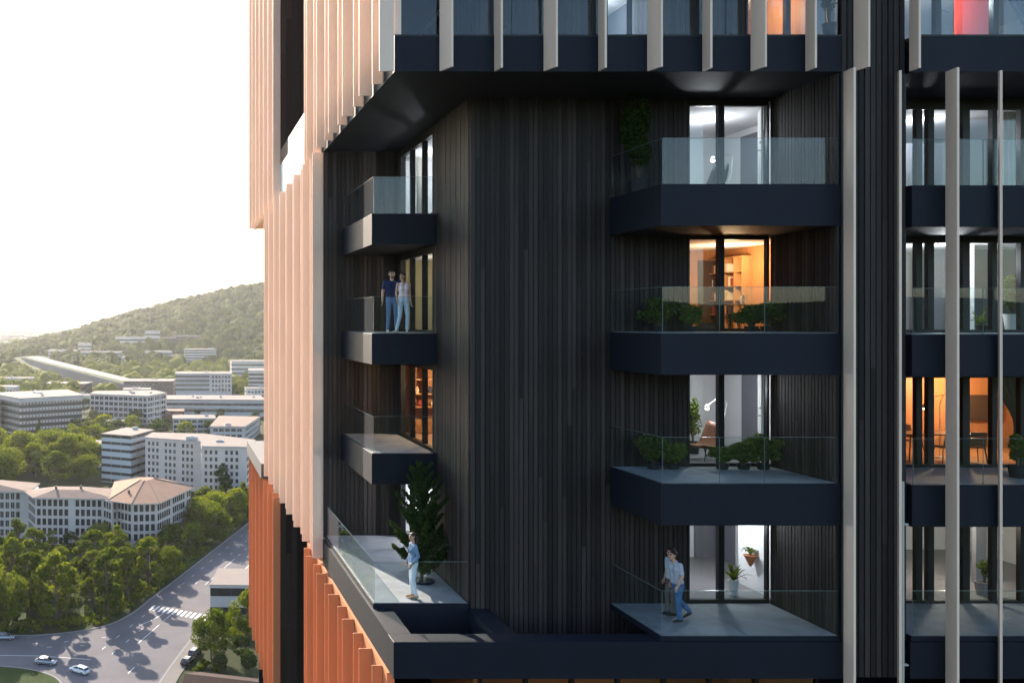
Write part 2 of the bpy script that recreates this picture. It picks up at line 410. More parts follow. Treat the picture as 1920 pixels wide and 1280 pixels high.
# --- beam ring round the corner terraces, with its open pit
mb = MB()
mb.bbox(XL, 15.56, YF, 22.6, ZB, -7.46, 0.012); mb.box(XL, 5.69, 22.6, YB, ZB, -7.46); mb.box(7.68, 8.2, 22.6, YW-0.03, ZB, -7.46)
mb.box(5.69, 7.68, 22.6, YW, ZB, ZB+0.05); mb.box(8.2, 15.5, 22.6, YW, ZB, ZB+0.05)
tp("ring_beam", mb, M_anth)
mb = MB(); mb.box(17.16, 26, YF, 24.5, ZB, -7.46); tp("ring_beam", mb, M_anth)
mb = MB(); mb.box(15.56, 17.16, YF+0.2, 24.5, ZB, -7.5); tp("ring_beam", mb, M_anth)
def terrace(x0, x1, y0, y1, z, zb, left_open=True):
    mb = MB(); mb.box(x0, x1, y0, y1, zb, z-0.012); o = tp("terrace_slab", mb, M_anth)
    mb = MB(); mb.box(x0+0.04, x1-0.04, y0+0.04, y1-0.01, z-0.012, z)
    if y1-y0 > 4:
        mb = MB()
        for k in range(5): mb.box(x0+0.04, x1-0.04, y0+0.04+k*(y1-y0-0.06)/5+0.004, y0+0.04+(k+1)*(y1-y0-0.06)/5-0.004, z-0.012, z)
    else:
        mb = MB(); n = max(2, round((x1-x0)/2.1))
        for k in range(n): mb.box(x0+0.04+k*(x1-x0-0.08)/n+0.004, x0+0.04+(k+1)*(x1-x0-0.08)/n-0.004, y0+0.04, y1-0.01, z-0.012, z)
    tp("floor_finish", mb, M_conc, o)
    return o
def glass(parent, x0, x1, y0, y1, z0, z1):
    "frameless pane; its cut edges are greenish"
    mb = MB(); t = 0.017
    along_x = (x1-x0) > (y1-y0)
    if along_x: y1 = y0+t
    else: x1 = x0+t
    mb.box(x0, x1, y0, y1, z0, z1-0.008, 0)
    mb.box(x0, x1, y0-0.001, y1+0.001, z1-0.008, z1, 1)
    if along_x: mb.box(x0-0.002, x0+0.003, y0-0.001, y1+0.001, z0, z1-0.013, 1)
    tp("glass_panel", mb, [M_glass, M_gedge], parent)
def shoe(parent, x0, x1, y0, y1, z):
    mb = MB(); mb.box(x0, x1, y0, y1, z, z+0.055); tp("glass_channel", mb, M_dark, parent)
# corner terrace (left) and long terrace (right) on the lowest level
t = terrace(5.205, 7.70, YW-0.02, YB-0.03, LV[4], ZB+0.06)
glass(t, 5.25, 7.67, YW+0.03, 0, LV[4]-0.01, LV[4]+1.06)
for k in range(3): glass(t, 5.232, 5.232, YW+0.06+2.56*k, YW+0.06+2.56*(k+1)-0.01, LV[4]-0.01, LV[4]+1.06)
t = terrace(11.36, 15.54, YF+0.03, YW-0.03, LV[4], -7.45)
glass(t, 11.42, 15.50, YF+0.06, 0, LV[4]-0.01, LV[4]+1.04)
glass(t, 11.39, 11.39, YF+0.09, YW-0.06, LV[4]-0.01, LV[4]+1.04)
t = terrace(17.2, 26, YF+0.03, YW-0.03, LV[4], -7.45)
glass(t, 17.26, 21.0, YF+0.06, 0, LV[4]-0.01, LV[4]+1.04); glass(t, 21.02, 25.9, YF+0.06, 0, LV[4]-0.01, LV[4]+1.04)
# balconies: right (L1-L3), far right, and the small ones of the corner
def balcony(x0, x1, y0, y1, z, th, splits, left_glass=True, right_cut=0.04):
    mb = MB(); mb.bbox(x0, x1, y0, y1, z-th, z, 0.008); o = tp("balcony", mb, M_anth)
    mb = MB(); mb.box(x0+0.08, x1-right_cut-0.02, y0+0.09, y1-0.01, z, z+0.012); tp("floor_finish", mb, M_conc, o)
    xs = [x0+0.06]+splits+[x1-right_cut]
    for i in range(len(xs)-1): glass(o, xs[i]+0.004, xs[i+1]-0.004, y0+0.05, 0, z+0.005, z+1.08)
    if left_glass: glass(o, x0+0.045, x0+0.045, y0+0.08, y1-0.04, z+0.005, z+1.08)
    return o
BAL = []
for L in (1, 2, 3): BAL.append(balcony(11.36, 15.54, YF, YW-0.03, LV[L], 0.97, [12.75, 13.8]))
for L in (1, 2, 3): balcony(17.2, 25.9, YF, YW-0.03, LV[L]-0.03, 0.97, [18.9, 21.2, 23.6], False)
for z in (3.14, -0.36, -3.86): balcony(5.81, 7.69, 27.6, YB-0.03, z, 0.90, [])
# glass of the upper loggias
for x0, x1 in ((5.2, 6.25), (6.27, 7.9), (7.92, 9.7), (9.72, 11.1), (11.12, 12.9), (12.92, 15.5), (17.25, 21.0), (21.02, 25.8)):
    mb = MB(); mb.box(x0, x1, YF+0.08, YF+0.097, LV[0], LV[0]+1.08); tp("glass_panel", mb, M_glass)
mb = MB(); mb.box(7.9, 7.917, YF+0.12, YW-0.05, LV[0], LV[0]+1.08); tp("glass_panel", mb, M_glass)

# --- rooms: walls, floor, ceiling, ceiling lamp with its light
def room(x0, x1, y0, y1, z, h, wall, floor, ceil, lamp, power, col, lampxy=None, extra=None, side=None):
    mb = MB()
    # shell of thin slabs, open to the window side (south, or west for the side rooms)
    mb.box(x0, x1, y1, y1+0.1, z, z+h)
    mb.box(x1, x1+0.1, y0, y1+0.1, z, z+h)
    if side == 'W': mb.box(x0, x1, y0-0.1, y0, z, z+h)
    else: mb.box(x0-0.1, x0, y0, y1+0.1, z, z+h)
    mb.box(x0-0.1, x1+0.1, y0-(0.1 if side == 'W' else 0), y1+0.1, z+h, z+h+0.12, 1)
    r = tp("room", mb, [wall, ceil])
    mb = MB(); mb.box(x0-0.1, x1+0.1, y0-(0.1 if side == 'W' else 0), y1+0.1, z-0.12, z); tp("room_floor", mb, floor, r)
    lx, ly = lampxy or ((x0+x1)/2, (y0+y1)/2)
    mb = MB(); mb.lathe([(0.09, 0.0), (0.11, 0.01), (0.11, 0.035)], (lx, ly, z+h-0.036), 16); tp("ceiling_lamp", mb, lamp, r)
    ld = bpy.data.lights.new("ceiling_light", 'POINT'); ld.energy = power; ld.color = col; ld.shadow_soft_size = 0.12
    lo = bpy.data.objects.new("ceiling_light", ld); COL.objects.link(lo); lo.location = (lx, ly, z+h-0.55+CAM_H)
    if extra: extra(r, x0, x1, y0, y1, z, h)
    return r
WARM = (1.0, 0.63, 0.34); COOL = (0.93, 0.95, 1.0); NEU = (1.0, 0.86, 0.68)
def partition(r, x0, x1, y0, y1, z0, z1, m, name="partition"):
    mb = MB(); mb.box(x0, x1, y0, y1, z0, z1); return tp(name, mb, m, r)
H0 = 2.46
def ex_L1(r, x0, x1, y0, y1, z, h):
    partition(r, x1-.06, x1-.002, 26.9, 28.05, z, z+h-.2, M_greywall, "wall_panel")
def ex_L3(r, x0, x1, y0, y1, z, h):
    partition(r, x1-.06, x1-.002, 26.9, 28.0, z, z+h-.002, M_greywall, "wall_panel"); partition(r, 15.95, 16.3, y1-.3, y1-.002, z, z+h-.002, M_white, "wall_panel")
def ex_L4(r, x0, x1, y0, y1, z, h):
    partition(r, 16.2, x1-.002, y1-.12, y1-.002, z, z+h-.002, M_greywall, "wall_panel"); partition(r, x1-.06, x1-.002, 28.4, y1-.13, z, z+h-.002, M_greywall, "wall_panel")
    partition(r, 15.85, 15.98, 24.95, 26.5, z, z+h-.002, M_white)
def ex_L2(r, x0, x1, y0, y1, z, h):
    partition(r, 16.32, x1-.002, y1-.12, y1-.002, z, z+h-.3, M_band_, "wall_panel")
M_band_ = mat("dark_brown_panel", (0.06, 0.035, 0.02), 0.4)
RX0, RX1, RY0, RY1 = 12.6, 16.9, 24.86, 29.4
room(RX0, RX1, RY0, RY1, LV[1], H0, M_white, M_greyfloor, M_white, L_cool, 34, COOL, (14.9, 26.4), ex_L1)
room(RX0, RX1, RY0, RY1, LV[2], H0, M_warmwall, M_oakfloor, M_white, L_warm, 72, WARM, (15.9, 27.0), ex_L2)
room(RX0, RX1, RY0, RY1, LV[3], H0, M_white, M_greyfloor, M_white, L_cool, 34, COOL, (14.9, 26.4), ex_L3)
room(RX0, RX1, RY0, RY1, LV[4], H0, M_white, M_greyfloor, M_white, L_cool, 42, COOL, (14.9, 26.2), ex_L4)
FX0, FX1, FY0, FY1 = 17.13, 25.5, 24.86, 30.5
def ex_F1(r, x0, x1, y0, y1, z, h):
    partition(r, 20.2, 22.4, 27.2, 27.3, z, z+h-.5, M_greywall)
def ex_F2(r, x0, x1, y0, y1, z, h):
    partition(r, 22.1, 22.55, 26.6, 26.9, z, z+h-.002, M_white); partition(r, 22.7, 25.4, 28.4, 28.5, z, z+h-.002, M_greywall)
def ex_F4(r, x0, x1, y0, y1, z, h):
    partition(r, 22.6, 22.9, 26.6, 26.75, z, z+h-.002, M_greywall)
room(FX0, FX1, FY0, FY1, LV[1]-0.03, H0, M_white, M_greyfloor, M_white, L_cool, 34, COOL, (20.8, 26.4), ex_F1)
room(FX0, FX1, FY0, FY1, LV[2]-0.03, H0, M_white, M_greyfloor, M_white, L_cool, 80, COOL, (21.5, 26.2), ex_F2)
room(FX0, FX1, FY0, 28.5, LV[3]-0.03, H0, M_warmwall, M_oakfloor, M_warmwall, L_warm, 125, WARM, (22.9, 27.3))
room(FX0, FX1, FY0, FY1, LV[4]-0.03, H0, M_white, M_greyfloor, M_white, L_cool, 60, NEU, (21.5, 26.3), ex_F4)
SX0, SX1, SY0, SY1 = 7.99, 12.3, 27.6, 33.1
room(SX0, SX1, SY0, SY1, 3.14, H0, M_white, M_greyfloor, M_white, L_cool, 80, COOL, (9.0, 31.2), None, 'W')
room(SX0, SX1, SY0, SY1, -0.36, H0, mat("olive_plaster", (0.40, 0.36, 0.22), 0.8), M_greyfloor, M_white, L_warm, 55, NEU, (9.2, 30.6), None, 'W')
room(SX0, SX1, SY0, SY1, -3.86, H0, M_warmwall, M_oakfloor, M_white, L_warm, 120, WARM, (9.0, 31.0), None, 'W')
room(SX0, SX1, SY0, SY1, LV[4], H0, M_white, M_greyfloor, M_white, L_cool, 130, COOL, (9.0, 31.2), None, 'W')
# upper floor rooms
room(11.0, 13.0, RY0, RY1, LV[0], H0, M_greywall, M_greyfloor, M_white, L_cool, 22, COOL, (11.9, 27.0))
room(14.6, 16.9, RY0, RY1, LV[0], H0, M_warmwall, M_oakfloor, M_white, L_warm, 45, WARM, (15.9, 26.2))
room(17.4, 25.5, FY0, FY1, LV[0], H0, M_white, M_greyfloor, M_white, L_cool, 55, COOL, (20.7, 25.35))
room(SX0, 10.9, SY0, SY1, LV[0], H0, M_warmwall, M_oakfloor, M_white, L_warm, 110, WARM, (9.0, 31.0), None, 'W')
# below the beam
mb = MB(); mb.box(XL+0.4, 17.0, 24.4, 24.6, ZO, -11.0); mb.box(XL+0.4, 25.8, 23.6, 24.4, ZO+0.4, -11.0); tp("lower_wall", mb, M_anth)
room(8.0, 16.8, 24.86, 29.5, -10.9, 2.5, M_warmwall, M_oakfloor, M_white, L_warm, 7, WARM, (12.0, 26.6))

# --- windows: dark frames with panes
def win_x(x0, x1, y, z0, z1, posts, parent=None, fw=0.055):
    "window in a wall that faces the camera; posts = (x, width)"
    mb = MB()
    mb.box(x0, x1, y-0.02, y+0.10, z0, z0+0.07); mb.box(x0, x1, y-0.02, y+0.10, z1-0.06, z1)
    ps = [(x0+fw/2, fw)]+list(posts)+[(x1-fw/2, fw)]
    for px, pw in ps: mb.box(px-pw/2, px+pw/2, y-0.03, y+0.11, z0+0.07, z1-0.06)
    o = tp("window", mb, M_dark)
    for i in range(len(ps)-1):
        a = ps[i][0]+ps[i][1]/2; b = ps[i+1][0]-ps[i+1][1]/2
        mb = MB(); mb.box(a, b, y+0.04, y+0.05, z0+0.07, z1-0.06); tp("pane", mb, M_pane, o)
    return o
def win_y(x, y0, y1, z0, z1, posts, fw=0.06):
    mb = MB()
    mb.box(x-0.03, x+0.12, y0, y1, z0, z0+0.07); mb.box(x-0.03, x+0.12, y0, y1, z1-0.06, z1)
    ps = [(y0+fw/2, fw)]+list(posts)+[(y1-fw/2, fw)]
    for py, pw in ps: mb.box(x-0.04, x+0.13, py-pw/2, py+pw/2, z0+0.07, z1-0.06)
    o = tp("window", mb, M_dark)
    for i in range(len(ps)-1):
        mb = MB(); mb.box(x+0.05, x+0.06, ps[i][0]+ps[i][1]/2, ps[i+1][0]-ps[i+1][1]/2, z0+0.07, z1-0.06); tp("pane", mb, M_pane, o)
    return o
for L in (1, 2, 3, 4):
    z = LV[L]
    win_x(13.38, 15.50, YW, z+0.02, z+2.46, [(14.26, 0.15)])
    mb = MB(); mb.box(13.38, 15.5, YW, YW+0.15, z+2.46, z+3.47 if L > 1 else ZS); tp("spandrel", mb, M_dark)
    mb = MB(); mb.box(13.38, 15.5, YW-0.02, YW+0.2, z-0.3, z+0.02); tp("threshold", mb, M_dark)
    zz = z-0.03
    posts = [((a+b)/2, (b-a)) for a, b in (((1717-324)/72.07, (1728-324)/72.07), ((1739-324)/72.07, (1750-324)/72.07), ((1804-324)/72.07, (1817-324)/72.07), ((1859-324)/72.07, (1868-324)/72.07), ((1912-324)/72.07, (1924-324)/72.07))]
    win_x(17.2, 25.7, YW, zz+0.02, zz+2.40, posts+[(23.6, 0.15), (24.6, 0.15)])
    mb = MB(); mb.box(17.2, 25.7, YW, YW+0.2, zz+2.40, zz+3.47 if L > 1 else ZS); tp("spandrel", mb, M_dark)
    mb = MB(); mb.box(17.2, 25.7, YW-0.02, YW+0.25, zz-0.3, zz+0.02); tp("threshold", mb, M_dark)
    zl = (3.14, -0.36, -3.86, LV[4])[L-1]
    win_y(7.74, 28.0, 32.0, zl+0.02, zl+2.46, [(29.2, 0.07), (30.7, 0.07)])
    mb = MB(); mb.box(7.74, 7.95, 28.0, 33.2, zl+2.46, zl+3.5 if L > 1 else ZS); tp("spandrel", mb, M_dark)
    mb = MB(); mb.box(7.74, 7.95, 28.0, 33.2, zl-0.3, zl+0.02); tp("threshold", mb, M_dark)
z = LV[0]
win_x(11.25, 12.45, YW, z+0.02, z+2.6, [(11.9, 0.08)])
win_x(14.9, 17.1, YW, z+0.02, z+2.6, [(16.0, 0.12)])
win_x(17.4, 25.7, YW, z+0.02, z+2.6, [(18.9, 0.15), (19.9, 0.15), (21.4, 0.15), (23, 0.15)])
win_y(8.0, 28.5, 32.3, z+0.02, z+2.46, [(29.6, 0.1), (30.9, 0.1)])
win_x(8.0, 16.8, 24.64, -10.9, -8.5, [(9.2, .1), (10.4, .1), (11.6, .1), (12.8, .1), (14.0, .1), (15.2, .1)])
# ------------------------------------------------------------------ people
def person_mesh(P, capsules, voxel=0.0075):
    pass
M_skin = mat("skin", (0.50, 0.28, 0.19), 0.55)
M_eye = mat("eye_dark", (0.02, 0.015, 0.012), 0.3)
M_lip = mat("lip", (0.35, 0.12, 0.10), 0.5)
M_hairb = mat("brown_hair", (0.030, 0.016, 0.010), 0.5, noise=0.2, nscale=40)
def person(label, loc, rz, J, cloth, s=1.0, female=False, hair='short', group=None, hair_mat=None):
    "one continuous skinned body; J = joints in metres for a 1.8 m figure that faces -Y"
    D = dict(pelvis=(0,0,.96), chest=(0,0,1.34), neck=(0,.005,1.53), head=(0,-.015,1.675),
             ls=(.185,0,1.455), le=(.235,.02,1.17), lw=(.245,-.04,.92), rs=(-.185,0,1.455), re=(-.235,.02,1.17), rw=(-.245,-.04,.92),
             lh=(.09,0,.93), lk=(.095,-.02,.50), la=(.10,.02,.085), rh=(-.09,0,.93), rk=(-.095,-.02,.50), ra=(-.10,.02,.085), toe=(0,-1,0), look=(0,-1,0), ltoe=None, rtoe=None)
    D.update(J); D = {k: Vector(v) if v is not None else None for k, v in D.items()}
    C = []
    def cap(a, b, r0, r1, t): C.append((Vector(a), Vector(b), r0, r1, t))
    k = 0.86 if female else 1.0
    pel, ch, nk, hd = D['pelvis'], D['chest'], D['neck'], D['head']
    up = (ch-pel).normalized()
    right = (D['ls']-D['rs']).normalized(); hipd = (D['lh']-D['rh']).normalized()
    top, bot, shoe_, slv = cloth['top'], cloth['bottom'], cloth['shoe'], cloth.get('sleeve', 0.55)
    tr = 1.06 if not female else 0.93
    for sg in (-1, 1):
        cap(pel+hipd*(.065*sg)+up*.02, pel+hipd*(.07*sg)-up*.05, .108*(1.05 if female else 1), .105, bot)
        cap(pel+right*(.055*sg*k)+up*.13, ch+right*(.085*sg*k), .093*k*tr, .112*k*tr, top)
        cap(ch+right*(.085*sg*k), nk+right*(.10*sg*k)-Vector((0,0,.09)), .108*k*tr, .072, top)
        if female: cap(ch+right*(.07*sg)+Vector((D['look'].x*0, -.075, -.01)), ch+right*(.07*sg)+Vector((0,-.08,-.03)), .055, .055, top)
        cap(pel+right*(.06*sg)+up*.06, pel+right*(.06*sg)+up*.14, .104 if not cloth.get('loose') else .115, .098, top)
    for a, b, c_, sg in (('ls','le','lw',1), ('rs','re','rw',-1)):
        S, E, W = D[a], D[b], D[c_]
        S2 = ch+(S-ch)*(0.94 if female else 1.0)
        cap(nk-Vector((0,0,.075)), S2, .062*k, .060*k, top if slv > 0 else 'skin')
        r = (.052*k, .043*k, .036*k, .027*k)
        if slv > 0:
            m1 = S2+(E-S2)*min(1, slv*1.0)
            cap(S2, m1, r[0]+.010, r[1]+.013, top)
        cap(S2, E, r[0], r[1], top if slv >= 1 else 'skin')
        cap(E, W, r[1], r[3], top if slv > 1.5 else 'skin')
        if slv > 1.5: cap(E, E+(W-E)*min(1.0, slv-1.0), r[1]+.010, r[3]+.012, top)
        # hand
        d = (W-E).normalized(); fwd = Vector((0,-1,0)); fwd = (fwd-d*fwd.dot(d)).normalized(); side = d.cross(fwd)
        for q in range(4):
            o = fwd*(-.027+.018*q)
            cap(W+d*.015+o*.6, W+d*.085+o, .013, .011, 'skin')
            L = (.060, .072, .078, .066)[q]
            p1 = W+d*.088+o; p2 = p1+d*L*.55+side*(-.010*sg); p3 = p2+d*L*.40+side*(-.022*sg)
            cap(p1, p2, .0095, .0088, 'skin'); cap(p2, p3, .0088, .0078, 'skin')
        t1 = W+d*.03+fwd*.030; t2 = t1+d*.035+fwd*.024; t3 = t2+d*.032+fwd*.006
        cap(W+d*.012+fwd*.014, t1, .014, .013, 'skin'); cap(t1, t2, .0115, .0105, 'skin'); cap(t2, t3, .0105, .009, 'skin')
    for h, kk, a, tt in (('lh','lk','la','ltoe'), ('rh','rk','ra','rtoe')):
        H, K, A = D[h], D[kk], D[a]
        f = 0.012 if cloth.get('baggy') else 0.004
        cap(H, K, .088*(1.02 if female else 1), .058+f, bot); cap(K, A+Vector((0,0,.03)), .057+f, .043+f*1.3, bot)
        cap(K+(A-K)*.15+Vector((0,.018,0)), K+(A-K)*.4+Vector((0,.016,0)), .05, .046, bot)
        cap(A+Vector((0,0,.05)), A, .038, .038, 'skin' if cloth.get('bare_ankle') else shoe_)
        td = (D[tt] or D['toe']).normalized()
        hz = .045 if cloth.get('heel') else .0
        cap(A-td*.045+Vector((0,0,-.045)), A+td*.06+Vector((0,0,-.045)), .037, .040, shoe_)
        cap(A+td*.06+Vector((0,0,-.045)), A+td*.165+Vector((0,0,-.055)), .039, .029, shoe_)
        if hz: cap(A-td*.05+Vector((0,0,-.05)), A-td*.055+Vector((0,0,-.080)), .014, .010, shoe_)
    # neck and head
    cap(nk-Vector((0,0,.07)), hd-Vector((0,0,.07)), .055*(.88 if female else 1), .050*(.88 if female else 1), 'skin')
    lk = D['look'].normalized(); hs = lk.cross(Vector((0,0,1))).normalized(); hu = hs.cross(lk)
    cap(hd+hu*.035-lk*.012, hd+hu*.02+lk*.012, .082, .080, 'skin')
    cap(hd+lk*.028-hu*.03, hd+lk*.035-hu*.055, .060, .052, 'skin')
    cap(hd+lk*.058-hu*.088, hd+lk*.050-hu*.083, .030, .032, 'skin')
    cap(hd+lk*.090+hu*.008, hd+lk*.108-hu*.024, .010, .014, 'skin')
    for sg in (-1, 1):
        cap(hd+lk*.080+hs*(.030*sg)+hu*.012, hd+lk*.083+hs*(.033*sg)+hu*.012, .0115, .0115, 'eye')
        cap(hd+lk*.083+hs*(.020*sg)+hu*.030, hd+lk*.078+hs*(.042*sg)+hu*.031, .008, .008, 'eye')
        cap(hd+hs*(.082*sg)-lk*.01+hu*.012, hd+hs*(.080*sg)-lk*.004-hu*.022, .014, .010, 'skin')
    cap(hd+lk*.085-hu*.054+hs*.018, hd+lk*.085-hu*.054-hs*.018, .009, .009, 'lip')
    mb = MB()
    for a, b, r0, r1, t in C:
        if (b-a).length > 1e-4: mb.tube([a, b], [r0, r1], 14)
        mb.ell(a, (r0, r0, r0), None, 14, 10); mb.ell(b, (r1, r1, r1), None, 14, 10)
    mb.v = [(x*s, y*s, z*s) for x, y, z in mb.v]
    me = mb.mesh("person")
    tmp = bpy.data.objects.new("tmp_body", me); COL.objects.link(tmp)
    rm = tmp.modifiers.new("r", 'REMESH'); rm.mode = 'VOXEL'; rm.voxel_size = 0.0085
    sm = tmp.modifiers.new("s", 'SMOOTH'); sm.factor = 0.5; sm.iterations = 3
    dg = bpy.context.evaluated_depsgraph_get()
    me2 = bpy.data.meshes.new_from_object(tmp.evaluated_get(dg))
    bpy.data.objects.remove(tmp)
    # clothing by the nearest limb
    n = len(me2.polygons); cen = np.empty(n*3); me2.polygons.foreach_get("center", cen); cen = cen.reshape(n, 3)/s
    best = np.full(n, 1e9); idx = np.zeros(n, dtype=np.int32)
    names = ['skin', 'eye', 'lip', 'shoe']+sorted({c[4] for c in C if c[4] not in ('skin','eye','lip','shoe')})
    for a, b, r0, r1, t in C:
        A = np.array(a); B = np.array(b); d = B-A; L2 = d@d
        tt = np.clip(((cen-A)@d)/L2, 0, 1) if L2 > 1e-10 else np.zeros(n)
        ds = np.linalg.norm(cen-(A+tt[:,None]*d), axis=1)-(r0+(r1-r0)*tt)
        if t in ('eye', 'lip'): ds = ds-0.004
        if t not in ('skin', 'eye', 'lip'): ds = ds-0.002
        m = ds < best; best[m] = ds[m]; idx[m] = names.index(t)
    o = link("person", me2, [cloth['mats'][q] if q in cloth['mats'] else {'skin': M_skin, 'eye': M_eye, 'lip': M_lip}.get(q, M_skin) for q in names], None, loc, True)
    me2.polygons.foreach_set("material_index", idx)
    o.rotation_euler = (0, 0, rz)
    tag(o, label, "person", group)
    # hair
    mb = MB()
    c = hd+hu*.045-lk*.018
    R = Matrix((hs, lk, hu)).transposed()
    mb.ell(c*s, (.090*s, .098*s, .080*s), R, 18, 12)
    mb.ell((hd-lk*.055+hu*.0)*s, (.078*s, .05*s, .078*s), R, 14, 10)
    if hair == 'ponytail':
        mb.tube([(hd-lk*.09+hu*.03)*s, (hd-lk*.135-hu*.02)*s, (hd-lk*.13-hu*.15)*s, (hd-lk*.11-hu*.27)*s], [.03*s, .036*s, .032*s, .010*s], 10)
    if hair == 'bun': mb.ell((hd-lk*.115-hu*.02)*s, (.045*s, .045*s, .05*s), R, 12, 8)
    if hair == 'beard':
        mb.ell((hd+lk*.045-hu*.080)*s, (.056*s, .050*s, .034*s), R, 14, 8)
    mb.build("hair", hair_mat or M_hairb, o, (0,0,0), None, True)
    return o
def z72(z): return z+CAM_H
cl1 = dict(top='shirt', bottom='jeans', shoe='boot', sleeve=0.6, mats={'shirt': mat("navy_cotton", (0.012,0.022,0.075), 0.8, noise=0.1, nscale=20), 'jeans': mat("blue_denim", (0.13,0.20,0.34), 0.85, noise=0.2, nscale=14), 'boot': mat("pale_suede", (0.50,0.45,0.38), 0.8)})
person("bearded man in navy t-shirt and jeans standing on the small middle balcony", (6.66, 28.75, z72(-0.345)), math.radians(-6),
       dict(look=(.10,-1,-.02), la=(.13,.03,.085), lk=(.12,-.01,.5), ra=(-.12,.0,.085), le=(.30,.05,1.19), lw=(.33,-.10,1.00), re=(-.255,.02,1.17), rw=(-.27,-.03,.92)), cl1, 1.05, hair='beard')
cl2 = dict(top='vest', bottom='pale_jeans', shoe='boot', sleeve=0, mats={'vest': mat("pale_pink_cotton", (0.76,0.62,0.62), 0.8, noise=0.1, nscale=20), 'pale_jeans': mat("pale_denim", (0.58,0.65,0.74), 0.85, noise=0.2, nscale=14), 'boot': mat("cream_leather", (0.62,0.57,0.50), 0.6)})
person("woman in pink top and pale jeans leaning against the man in navy t-shirt", (6.93, 28.42, z72(-0.345)), math.radians(4),
       dict(look=(-.85,-.55,.12), head=(-.03,-.015,1.675), la=(.11,-.01,.085), lk=(.12,-.03,.5), ra=(-.20,.0,.085), rk=(-.12,-.05,.50), rh=(-.09,0,.93), le=(.20,.03,1.17), lw=(.215,-.05,.92), re=(-.21,.03,1.17), rw=(-.20,-.08,.92), rtoe=(-.8,-.6,0), ltoe=(-.35,-1,0)), cl2, 1.0, True, 'bun')
cl3 = dict(top='jacket', bottom='white_jeans', shoe='heel_shoe', sleeve=1.9, loose=True, heel=True, bare_ankle=True, mats={'jacket': mat("light_denim_jacket", (0.14,0.22,0.32), 0.85, noise=0.25, nscale=16), 'white_jeans': mat("white_cotton", (0.76,0.75,0.78), 0.8), 'heel_shoe': mat("tan_leather", (0.45,0.25,0.13), 0.5)})
person("dark-haired woman in denim jacket and white trousers standing before the conifer on the corner terrace", (6.36, 25.02, z72(LV[4])+0.012), math.radians(-84),
       dict(look=(0.05,-1,-.06), lk=(.085,-.035,.50), la=(.075,.05,.085), rk=(-.08,-.02,.50), ra=(-.075,.0,.085), le=(.215,.06,1.18), lw=(.20,-.10,.97), re=(-.215,.04,1.18), rw=(-.17,-.13,.96)), cl3, 0.96, True, 'ponytail')
cl4 = dict(top='tee', bottom='dark_jeans', shoe='sneaker', sleeve=0.75, loose=True, baggy=True, mats={'tee': mat("grey_cotton_tee", (0.36,0.39,0.45), 0.85, noise=0.15, nscale=14), 'dark_jeans': mat("mid_denim", (0.055,0.13,0.26), 0.85, noise=0.35, nscale=10), 'sneaker': mat("black_suede", (0.012,0.012,0.014), 0.7)})
person("man in grey t-shirt and blue jeans striding across the right terrace", (12.27, 23.08, z72(LV[4])+0.012), math.radians(-80),
       dict(look=(-.05,-1,.10), pelvis=(0,.06,.94), chest=(0,.0,1.33), neck=(0,-.03,1.52), head=(0,-.075,1.66), ls=(.185,-.01,1.45), rs=(-.185,-.01,1.45), lh=(.09,.06,.91), rh=(-.09,.06,.91),
            lk=(.10,-.01,.49), la=(.11,.03,.085), rk=(-.10,.17,.50), ra=(-.11,.47,.17), rtoe=(0,-1,-.45), le=(.22,.02,1.17), lw=(.215,-.10,.94), re=(-.23,.10,1.18), rw=(-.22,.05,.93)), cl4, 0.965, hair='short')
cl5 = dict(top='shirt', bottom='trousers', shoe='sneaker', sleeve=0.8, loose=True, mats={'shirt': mat("pale_grey_shirt", (0.42,0.47,0.52), 0.85, noise=0.12, nscale=14), 'trousers': mat("taupe_trousers", (0.13,0.105,0.10), 0.85, noise=0.15, nscale=14), 'sneaker': mat("black_suede", (0.012,0.012,0.014), 0.7)})
person("person in pale shirt and taupe trousers half hidden beside the striding man", (12.42, 23.55, z72(LV[4])+0.012), math.radians(-86),
       dict(look=(0,-1,0), la=(.08,.02,.085), ra=(-.07,-.05,.085), rk=(-.08,-.07,.5), le=(.22,.03,1.17), lw=(.21,-.09,.95)), cl5, 0.93, hair='short')

